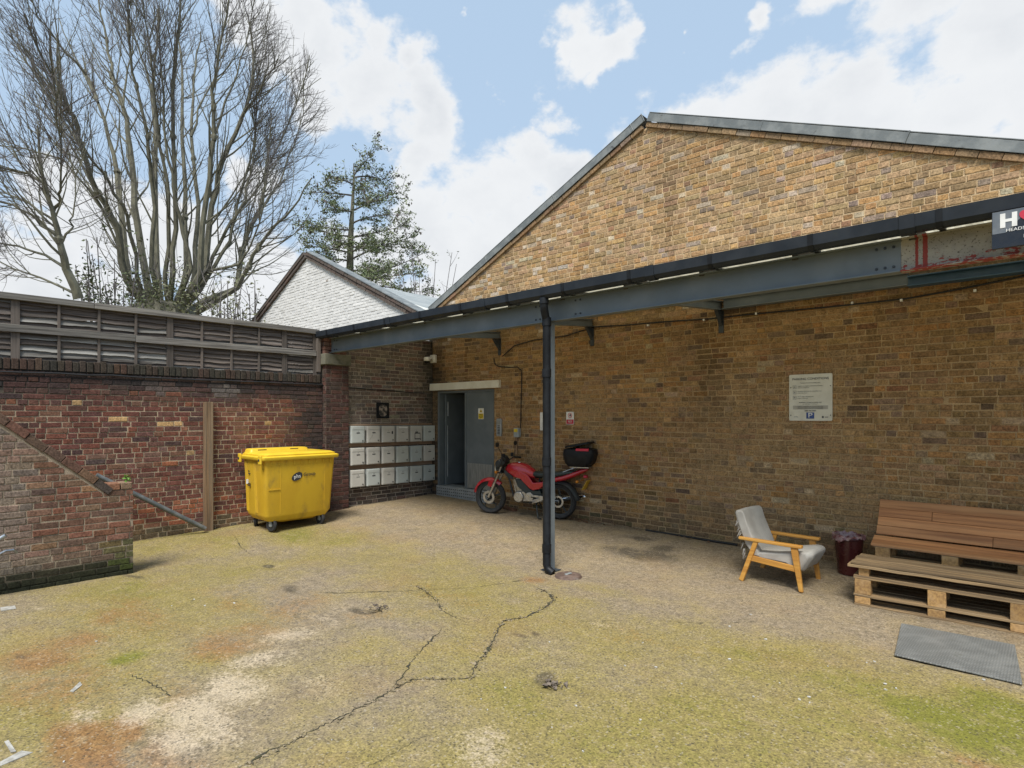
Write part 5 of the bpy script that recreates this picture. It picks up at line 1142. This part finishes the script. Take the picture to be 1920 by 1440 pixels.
# ------------------------------------------------------------------ metal plate, gully cover, small ground things
def tread_mat():
    m, nt, bs = newmat('tread_plate'); v = coords(nt, (1, 1, 1))
    w = []
    for a in (45, -45):
        mp = nt.nodes.new('ShaderNodeMapping'); nt.links.new(v, mp.inputs[0]); mp.inputs['Rotation'].default_value = (0, 0, rad(a))
        wv = nt.nodes.new('ShaderNodeTexWave'); wv.inputs['Scale'].default_value = 12.5; wv.inputs['Distortion'].default_value = .3; nt.links.new(mp.outputs[0], wv.inputs['Vector']); w.append(wv.outputs['Fac'])
    h = nramp(nt, nmath(nt, 'MULTIPLY', w[0], w[1]), .25, .55)
    c = nmix(nt, nramp(nt, nnoise(nt, v, 5., 6), .4, .65), (.165, .172, .168), (.23, .237, .23)); c = nmix(nt, nmath(nt, 'MULTIPLY', h, .5), c, (.36, .36, .345)); c = nmix(nt, nramp(nt, nnoise(nt, v, 3., 6, .7), .58, .75), c, (.10, .10, .08))
    nt.links.new(c, bs.inputs['Base Color']); bs.inputs['Metallic'].default_value = .35; bs.inputs['Roughness'].default_value = .5; nbump(nt, bs, h, 1., .006); return m
m = MB(); z = .008; pl = [(8.85-9.19, -2.55+2.10), (9.61-9.19, -2.53+2.10), (9.535-9.19, -1.645+2.10), (8.755-9.19, -1.69+2.10)]; m.prism(pl, .012)
m.build('access_plate', tread_mat(), loc=(9.19, -2.10, z), bevel=.003, label='grey steel tread plate lying on the concrete before the pallet table', cat='plate')
RUST = pm('rusty_iron', (.085, .055, .042), (.14, .095, .075), scale=14, rough=.8, dirt=(.20, .17, .15), bump=.5, bscale=60)
t = empty('gully_cover', (5.56, -2.47, .004), label='round rusty drain cover at the foot of the canopy post', cat='drain')
m = MB(); m.lathe([(0, .022), (.07, .024), (.075, .018), (.13, .02), (.15, .016), (.165, -.01)], 28); m.build('cover', RUST, t, smooth=True)
m = MB(); m.box(-.02, .02, -.05, .05, .0235, .034); m.build('lifting_key', GALV, t, bevel=.004)
p = gr(955, 956); m = MB(); m.box(-.19, .19, -.05, .05, 0, .05); o = m.build('broken_plank', wood('red_plank', (.15, .07, .04), (.10, .05, .03), (.2, .1, .06)), bevel=.008, loc=(p.x, p.y, p.z-.006), label='short reddish brown plank on the ground behind the front wheel', cat='plank'); o.rotation_euler = (0, 0, rad(-12))
m = MB(); m.tube([(5.2, -.06, .155), (5.6, -.05, .15), (6.1, -.06, .145), (6.6, -.05, .14)], .016, 8); m.build('loose_cable', CAB, smooth=True, label='black cable lying along the foot of the yellow wall left of the armchair', cat='cable')
FLK = pm('white_flake', (.50, .49, .46), (.30, .29, .26), scale=30, rough=.8)
r = random.Random(91)
spots = [(1368, 1236, 15), (1436, 1199, 13), (1368, 1175, 10), (1408, 1153, 9), (1517, 1307, 14), (1499, 1312, 12), (1518, 1318, 8), (1660, 1283, 13), (1660, 1294, 11), (1680, 1292, 11), (1080, 1324, 11), (1200, 1350, 11), (1230, 1250, 12), (1172, 1248, 9), (1413, 1306, 9), (1845, 1275, 12), (1640, 1240, 9), (1625, 1242, 8), (1093, 1410, 9), (947, 1291, 10), (902, 1312, 7), (622, 1388, 8), (1030, 1204, 9), (1035, 1365, 7), (1278, 1281, 7), (1462, 1281, 6), (439, 1131, 11), (384, 1136, 10), (364, 1124, 7), (180, 1203, 8), (322, 1136, 7), (120, 1428, 10), (914, 1332, 6), (1552, 1250, 6), (1205, 1205, 6), (700, 1366, 5)]
for i, (x, y, s) in enumerate(spots):
    p = gr(x, y); sz = s*.27*proj(p)[2]/F; n = 7; m = MB(); top = []; bot = []
    for k in range(n): a = 2*math.pi*k/n; q = sz*r.uniform(.55, 1.15); top.append((q*math.cos(a), q*math.sin(a)*r.uniform(.6, 1), .0015+r.uniform(0, .004))); bot.append((q*.9*math.cos(a), q*.7*math.sin(a), -.004))
    m.add(bot+top, [tuple(range(n, 2*n))]+[(k, (k+1) % n, n+(k+1) % n, n+k) for k in range(n)])
    m.build('white_flake', FLK, loc=(p.x, p.y, gzn(p.x, p.y)+.003), label='small white flake of litter lying on the mossy concrete', cat='litter', group='white flakes on the concrete')
for i, (pts, lab) in enumerate((([(262, 1296), (300, 1279), (308, 1284), (275, 1298)], 'torn white scrap of paper left of the big pale patch'), ([(0, 1428), (40, 1408), (62, 1410), (30, 1424), (0, 1436)], 'crumpled white scrap in the bottom left corner'), ([(8, 1392), (16, 1390), (30, 1410), (20, 1412)], 'thin white scrap above the crumpled one at bottom left'), ([(0, 1140), (28, 1137), (30, 1142), (2, 1147)], 'white scrap by the foot of the low wall'))):
    P = [gr(*((x/2 if i == 0 else x), y) if i != 0 else (x/2+0, y)) for x, y in pts]; c = sum(P, Vector())/len(P); m = MB(); n = len(P)
    m.add([(q.x-c.x, q.y-c.y, -.002) for q in P]+[(q.x-c.x, q.y-c.y, .001+.003*(k % 2)) for k, q in enumerate(P)], [tuple(range(n, 2*n))]+[(k, (k+1) % n, n+(k+1) % n, n+k) for k in range(n)])
    m.build('paper_scrap', pm('grubby_paper', (.36, .35, .32), (.24, .23, .2), scale=25, rough=.9), loc=(c.x, c.y, gzn(c.x, c.y)+.003), label=lab, cat='litter')
LEAFD = pm('dead_leaf', (.16, .085, .04), (.09, .05, .03), scale=9, rough=.9); m = MB()
for k in range(160):
    if k < 110: x, y = r.gauss(4.05, .25), r.uniform(-.22, -.03)
    else: x, y = r.uniform(4.3, 7.0), -.04-abs(r.gauss(0, .05))
    z = gzn(x, y)+.008+.02*r.random(); s = r.uniform(.012, .03); a = r.random()*6.3; u = Vector((math.cos(a), math.sin(a), r.uniform(-.5, .5)))*s; v = Vector((-math.sin(a), math.cos(a), r.uniform(-.6, .6)))*s*.6
    c = Vector((x, y, z)); m.add([c-u, c+v, c+u, c-v], [(0, 1, 2, 3)])
m.build('dead_leaves', LEAFD, label='drift of dead brown leaves along the foot of the yellow wall', cat='leaves', kind='stuff')
m = MB()
for k in range(70):
    if k < 35: p = gr(708+r.gauss(0, 12), 1140+r.gauss(0, 4))
    else: p = gr(1033+r.gauss(0, 10), 1283+r.gauss(0, 4))
    s = r.uniform(.006, .018); vs = [Vector((p.x, p.y, gzn(p.x, p.y)-.006))+Vector((r.gauss(0, 1), r.gauss(0, 1), abs(r.gauss(0, .8))))*s for _ in range(5)]
    m.add(vs, [(0, 1, 2), (0, 2, 3), (0, 3, 4), (1, 2, 3), (2, 3, 4), (0, 1, 4)])
m.build('rubble', pm('rubble', (.16, .13, .10), (.07, .055, .045), scale=30, rough=1), GROUND, kind='stuff')
# ------------------------------------------------------------------ trees and shrubs behind the wall
BARK = pm('grey_green_bark', (.155, .15, .108), (.095, .092, .068), scale=9, rough=.95, bump=.6, bscale=30, stretch=(1, 1, .35)); TWIG = pm('dark_twig', (.135, .122, .12), (.095, .086, .085), scale=5, rough=.95)
LEAFG = pm('evergreen_leaf', (.065, .09, .035), (.11, .13, .055), scale=1.7, rough=.6); NEED = pm('needle', (.095, .13, .055), (.165, .19, .085), scale=1.1, rough=.7); CONE = pm('brown_cone', (.085, .07, .058), rough=.9); IVY = pm('ivy', (.085, .10, .04), (.14, .14, .07), scale=3, rough=.6)
def curve_pts(p, d, L_, n, r, up=.25, wob=.12, out=None):
    pts = [Vector(p)]; d = Vector(d).normalized()
    for k in range(n):
        d = (d+Vector((r.gauss(0, wob), r.gauss(0, wob), r.gauss(0, wob)+up/n))).normalized(); pts.append(pts[-1]+d*(L_/n))
    return pts
ENV = [None]
def keep_in(q):
    if ENV[0] is None: return q
    c, a, b = ENV[0]; o = []
    for p in q:
        if ((p.x-c.x)**2+(p.y-c.y)**2)/a**2+(p.z-c.z)**2/b**2 > 1: break
        o.append(p)
    return o
def spawn_dir(t, r, ang):
    a = t.orthogonal().normalized(); a.rotate(Quaternion(t, r.random()*2*math.pi)); return (t*math.cos(ang)+a*math.sin(ang)).normalized()
def fine(mb, pts, r0, r, level, dens, center, up=.3):
    """twigs along a branch, each carrying smaller twigs"""
    for i in range(1, len(pts)):
        seg = pts[i]-pts[i-1]; k = seg.length*dens; k = int(k)+(r.random() < k-int(k)); t = seg.normalized()
        for _ in range(k):
            p = pts[i-1]+seg*r.random(); d = spawn_dir(t, r, rad(r.uniform(28, 62))); o = (p-center); o.z *= .4
            d = (d+o.normalized()*.35).normalized(); frac = i/len(pts)
            L_ = (r.uniform(1.2, 2.4) if level == 0 else r.uniform(.5, 1.05) if level == 1 else r.uniform(.18, .45))*(1.0-.45*frac)
            rr = (.012, .0062, .0045)[level]; q = curve_pts(p, d, L_, 4 if level < 2 else 2, r, up, .10)
            if level < 2: q = keep_in(q)
            if len(q) < 2: continue
            mb.tube(q, [rr*(1-.55*j/(len(q)-1)) for j in range(len(q))], 4 if level == 0 else 3, False)
            if level < 2: fine(mb, q, rr, r, level+1, (4.8, 5.6)[level], center, up)
def Z7(x, y): return x/2.3415, y/2.3415
def bare_tree(name, stems, depth, head, label, seed, spread, dens, base_px, trunk_r, r0):
    r = random.Random(seed); H = pt(head[0], head[1], depth); T = empty(name, (H.x, H.y, 0), label=label, cat='tree'); o = Vector((H.x, H.y, 0))
    big = MB(); fi = MB(); center = H+Vector((0, 0, 3))
    m = MB(); n = 12; rings = []
    for z, rr in ((-.1, trunk_r*.9), (1.5, trunk_r*.75), (H.z-1.6, trunk_r*.8), (H.z-1.0, trunk_r*.95), (H.z-.55, trunk_r*.8), (H.z-.35, trunk_r*.3)):
        rings.append([(rr*(1+.28*vnoise(k*1.7, z*1.3, 1, 4, 2)-.14+r.gauss(0, .05))*math.cos(2*math.pi*k/n), rr*(1+r.gauss(0, .06))*math.sin(2*math.pi*k/n), z+r.gauss(0, .05)) for k in range(n)])
    m.loft(rings); m.build('trunk', BARK, T, smooth=True)
    for st, rs in stems:
        d0 = r.uniform(-spread, spread); P = []
        for j, (x, y) in enumerate(st):
            f = j/(len(st)-1); P.append(pt(x, y, depth+d0*(.25+.75*f))-o)
        if st[0][1] > 490 and trunk_r > .5: P.insert(0, Vector((P[0].x*.45, P[0].y*.45, H.z-.75)))
        pts = []
        for j in range(len(P)-1):
            for k in range(3):
                q = P[j].lerp(P[j+1], k/3); pts.append(q+Vector((r.gauss(0, .035), r.gauss(0, .035), 0)) if k else q)
        pts.append(P[-1]); d = (P[-1]-P[-2]).normalized(); d = (d+Vector((0, 0, .25))).normalized()
        n0 = len(pts); ext = keep_in(curve_pts(pts[-1], d, r.uniform(1.8, 3.4), 6, r, .35, .08)[1:]); pts += ext; N = len(pts)
        rad_ = [max(.016, rs*.80*(1-.84*(i/(N-1))**.8)) for i in range(N)]; big.tube(pts, rad_, 7, False)
        # a few knuckles where the tree was cut back
        for _ in range(2 if rs > .09 else 0):
            i = r.randrange(N//3, N-2); big.tube([pts[i]-Vector((0, 0, .12)), pts[i], pts[i]+Vector((0, 0, .12))], [rad_[i]*1.0, rad_[i]*1.7, rad_[i]*1.0], 6, False)
        for i in range(2, N-1):
            f = i/N
            if f < (.22 if rs > .08 else .05): continue
            for _ in range(1 if f < .6 else 2):
                dd = spawn_dir((pts[i+1]-pts[i]).normalized(), r, rad(r.uniform(25, 50))); ou = pts[i]-(center-o); ou.z = 0
                dd = (dd+ou.normalized()*.28 if ou.length > .3 else dd).normalized()
                q = keep_in(curve_pts(pts[i], dd, r.uniform(1.5, 3.3)*(1.0-.2*f), 7, r, .95, .09))
                if len(q) < 3: continue
                rr = max(.013, min(.04, rad_[i]*.42))
                big.tube(q, [max(.006, rr*(1-.78*j/7)) for j in range(len(q))], 5, False); fine(fi, q, rr, r, 1, dens, center-o)
        fine(fi, pts[n0-3:], .03, r, 0, 2.4, center-o)
    c = big.build('limbs', BARK, T, smooth=True); fi.build('crown', TWIG, T); return T, H
ZS = [([(560,1230),(520,1000),(430,850),(360,650),(330,520),(300,480)], .17), ([(565,1230),(530,900),(500,680),(430,450),(380,330)], .17), ([(640,1200),(590,900),(570,640),(540,470),(490,330),(470,180)], .18),
      ([(665,1180),(665,780),(650,600),(600,380),(570,200)], .11), ([(690,1180),(682,700),(665,400),(690,200),(690,40)], .15), ([(725,1200),(740,850),(700,640),(690,520)], .11), ([(760,1200),(770,900),(760,450),(775,200),(790,60)], .13),
      ([(820,1180),(815,850),(800,500),(800,300),(790,120)], .15), ([(860,1180),(872,900),(840,600),(850,350),(880,180)], .14), ([(880,1200),(905,880),(940,600),(930,400),(960,220)], .15), ([(900,1200),(930,900),(980,700),(1060,520),(1100,400)], .16),
      ([(905,1220),(960,1080),(1010,980),(1080,880),(1110,720)], .10), ([(900,1320),(1040,1265),(1060,1100),(1100,1000),(1150,870),(1175,700)], .16), ([(1045,1262),(1110,1120),(1190,1010),(1280,920),(1370,780)], .12), ([(910,1220),(1010,1060),(1040,900),(1100,700)], .10),
      ([(900,1190),(1050,1160),(1090,1100)], .08), ([(600,1200),(560,950),(480,800),(400,700)], .10), ([(840,1180),(790,950),(760,820),(730,640),(720,420)], .10)]
ZS += [([(560,1230),(500,1000),(380,800),(250,640),(120,560)], .075), ([(560,1200),(440,900),(280,700),(100,650),(-30,640)], .065), ([(430,850),(300,620),(180,480),(60,400)], .06), ([(360,650),(230,450),(120,280),(40,120)], .065), ([(430,450),(330,250),(260,80)], .06), ([(380,330),(250,180),(150,20)], .055), ([(330,520),(190,360),(60,220)], .05),
       ([(1060,520),(1150,380),(1220,260)], .055), ([(1100,1000),(1230,800),(1290,640)], .055), ([(940,600),(1020,380),(1080,200)], .055), ([(1010,980),(1150,800),(1260,560)], .05), ([(665,400),(620,250),(560,60)], .05), ([(840,600),(900,420),(980,260),(1010,60)], .05), ([(540,470),(560,300),(600,80)], .05)]
ZS = [([Z7(x, y) for x, y in s], w) for s, w in ZS]
ENV[0] = (Vector((0, 0, 10.1)), 5.6, 6.9)
TR, TH = bare_tree('pollarded_tree', ZS, 19.0, (308, 545), 'large bare pollarded tree with many upright stems behind the fence', 7, 2.6, 2.6, None, 1.15, .2)
ENV[0] = None
# ivy and suckers round the pollard head
def leaves(mb, n, c, rx, ry, rz, s0, s1, r, o=Vector((0, 0, 0)), hang=.0):
    for _ in range(n):
        while True:
            v = Vector((r.uniform(-1, 1), r.uniform(-1, 1), r.uniform(-1, 1)))
            if .25 < v.length < 1: break
        p = c+Vector((v.x*rx, v.y*ry, v.z*rz))-o; s = r.uniform(s0, s1); a = Vector((r.gauss(0, 1), r.gauss(0, 1), r.gauss(0, .7)-hang)).normalized(); b = a.orthogonal().normalized(); b.rotate(Quaternion(a, r.random()*6.3))
        mb.add([p-a*s, p+b*s*.45, p+a*s, p-b*s*.45], [(0, 1, 2, 3)])
r = random.Random(13); m = MB(); o = Vector((TH.x, TH.y, 0))
for x, y, k, s in ((262, 525, 260, .55), (300, 545, 300, .6), (345, 540, 300, .6), (240, 560, 260, .6), (385, 565, 160, .5), (330, 500, 120, .5), (270, 575, 340, .7), (360, 580, 340, .7), (315, 560, 300, .8), (300, 590, 300, .9)):
    leaves(m, k//2, pt(x, y, 18.2), s, s*.8, s*.7, .03, .075, r, o)
m.build('ivy', IVY, TR)
m = MB()
for k in range(90):
    p = pt(r.uniform(235, 400), r.uniform(505, 590), 18.1+r.uniform(-.2, .8))-o; q = curve_pts(p, (r.gauss(0, .6), r.gauss(0, .6), 1), r.uniform(.5, 1.3), 4, r, .4, .15); m.tube(q, [.012, .01, .008, .006, .005], 3, False)
m.build('suckers', TWIG, TR)
ZL = [([(345,1310),(290,1180),(260,1050),(230,920)], .15), ([(230,920),(190,800),(120,760),(20,740)], .07), ([(232,930),(265,870),(265,820)], .06), ([(260,1050),(160,960),(60,900),(-40,870)], .06), ([(290,1180),(200,1120),(80,1080),(-60,1060)], .055), ([(265,1070),(310,1010),(320,950)], .045), ([(330,1290),(180,1220),(60,1180)], .045), ([(250,980),(140,900),(30,850)], .045)]
ZL = [([Z7(x, y) for x, y in s], w) for s, w in ZL]
bare_tree('bare_tree', ZL, 15.0, (150, 570), 'smaller bare tree with curved branches at the far left behind the fence', 19, .9, 1.6, None, .20, .1)
# conifer
def conifer():
    dp = 31.0; r = random.Random(29); B = pt(655, 520, dp); o = Vector((B.x, B.y, 0)); T = empty('conifer', (B.x, B.y, 0), label='thin-crowned green conifer standing behind the white gable', cat='tree')
    def z4(x, y): return 560+x/4.966, 270+y/4.966
    tr = [pt(*z4(475, 1250), dp)-o, pt(*z4(485, 850), dp)-o, pt(*z4(500, 600), dp)-o, pt(*z4(515, 310), dp)-o, pt(*z4(512, 180), dp)-o]
    m = MB(); m.tube([Vector((tr[0].x, tr[0].y, 0))]+tr, [.26, .21, .15, .10, .055, .02], 8, False); m.build('trunk', BARK, T, smooth=True)
    br = [((515,290),(560,220),(715,60),0), ((518,310),(680,280),(830,350),.5), ((510,380),(420,320),(280,320),-.5), ((505,480),(330,450),(100,450),0), ((505,620),(700,520),(960,440),.5), ((503,630),(400,620),(250,590),-1), ((500,740),(650,650),(990,660),-.5), ((490,800),(300,800),(10,720),.5),
          ((500,870),(700,830),(1000,760),1), ((480,860),(280,850),(100,760),-.7), ((500,1070),(720,950),(1050,870),0), ((470,1010),(280,970),(60,940),.3), ((500,960),(760,950),(990,960),1.2), ((470,1090),(330,1060),(200,1080),-.6), ((480,1230),(850,1200),(1170,1010),0), ((480,1260),(800,1240),(1130,1200),-1), ((480,1290),(850,1330),(1220,1390),.6), ((500,560),(600,560),(740,520),-1.2), ((500,1000),(620,960),(720,900),-1.5), ((480,950),(420,930),(360,900),-1.2), ((505,430),(570,420),(650,420),-.8),((490,1180),(640,1170),(800,1160),-1.8),((480,1290),(640,1260),(760,1240),-2)]
    wd_ = MB(); nd = MB(); cn = MB()
    for a, b, c, dz in br:
        A = pt(*z4(*a), dp)-o; Bm = pt(*z4(*b), dp+dz*.8)-o; C_ = pt(*z4(*c), dp+dz*2)-o; pts = [A.lerp(Bm, t).lerp(Bm.lerp(C_, t), t) for t in [i/9 for i in range(10)]]
        wd_.tube(pts, [.055*(1-.8*i/9) for i in range(10)], 5, False); low = a[1]/1300.
        for i in range(2, 10):
            for _ in range(4):
                p = pts[i]+Vector((r.gauss(0, .12), r.gauss(0, .12), r.gauss(0, .05))); d = (pts[i]-pts[i-1]).normalized(); dd = (spawn_dir(d, r, rad(r.uniform(25, 80)))+Vector((0, 0, .1))).normalized(); q = curve_pts(p, dd, r.uniform(.4, 1.0), 3, r, .15, .15); wd_.tube(q, [.016, .012, .009, .006], 3, False)
                for e in q[1:]:
                    leaves(nd, int(r.uniform(3, 5)+low*7), e, .22, .22, .09, .03, .09, r)
                if r.random() < .35*(1-low)+.22 and i > 5: leaves(cn, 3, q[-1]-Vector((0, 0, .12)), .12, .12, .12, .06, .13, r, hang=1.5)
    wd_.build('branches', TWIG, T); nd.build('needles', NEED, T); cn.build('cones', CONE, T, kind='stuff')
conifer()
# shrubs
def shrub(name, px, py, dp, rx, rz, nl, label, seed, ls=(.03, .08), stems=8, mat=None):
    r = random.Random(seed); c = pt(px, py, dp); o = Vector((c.x, c.y, 0)); T = empty(name, (c.x, c.y, 0), label=label, cat='shrub'); m = MB(); f = MB(); c0 = c-o
    for k in range(stems):
        b = Vector((r.gauss(0, .15), r.gauss(0, .15), 0)); tip = c0+Vector((r.uniform(-rx, rx), r.uniform(-rx, rx), r.uniform(-.3, 1)*rz)); pts = [b, b.lerp(tip, .5)+Vector((0, 0, .2)), tip]; m.tube(pts, [.04, .025, .012], 5, False)
        for _ in range(7):
            t = r.uniform(.35, 1); p = b.lerp(tip, t); q = curve_pts(p, (r.gauss(0, 1), r.gauss(0, 1), 1.1), r.uniform(.4, 1.1), 3, r, .3, .12); m.tube(q, [.011, .009, .007, .005], 3, False)
            if nl:
                for e in q[1:]: leaves(f, nl, e, .22, .22, .2, ls[0], ls[1], r)
    m.build('stems', TWIG, T)
    if nl: f.build('foliage', mat or LEAFG, T)
shrub('evergreen_shrub', 205, 520, 17.2, .85, 1.2, 6, 'dark leafy evergreen left of the pollarded trunk', 3, stems=11)
shrub('evergreen_shrub', 235, 570, 16.6, .7, .6, 5, 'low leafy evergreen at the foot of the pollarded trunk', 4, stems=9)
shrub('twiggy_shrub', 420, 560, 17.0, .45, .7, 3, 'twiggy shrub with a few green leaves beside the pollarded trunk', 5, stems=7, mat=IVY)
shrub('twiggy_shrub', 470, 565, 18.0, .5, .9, 3, 'sparse twiggy shrub just left of the white gable', 6, stems=8, mat=IVY)
shrub('twiggy_shrub', 795, 525, 27.0, 1.2, 1.6, 1, 'thin twiggy shrub in the roof valley beside the conifer', 8, stems=12, mat=NEED)
m = MB(); r = random.Random(44); T = empty('small_weed', (1.55, -5.99, 1.10), label='bright green weed sprouting on the end of the low wall', cat='plant')
leaves(m, 26, Vector((0, 0, .045)), .035, .035, .045, .012, .03, r); m.build('leaves', pm('weed_green', (.12, .25, .03), rough=.5), T); m = MB(); m.tube([(0, 0, -.01), (0, 0, .06)], .003, 5); m.build('stem', IVY, T)
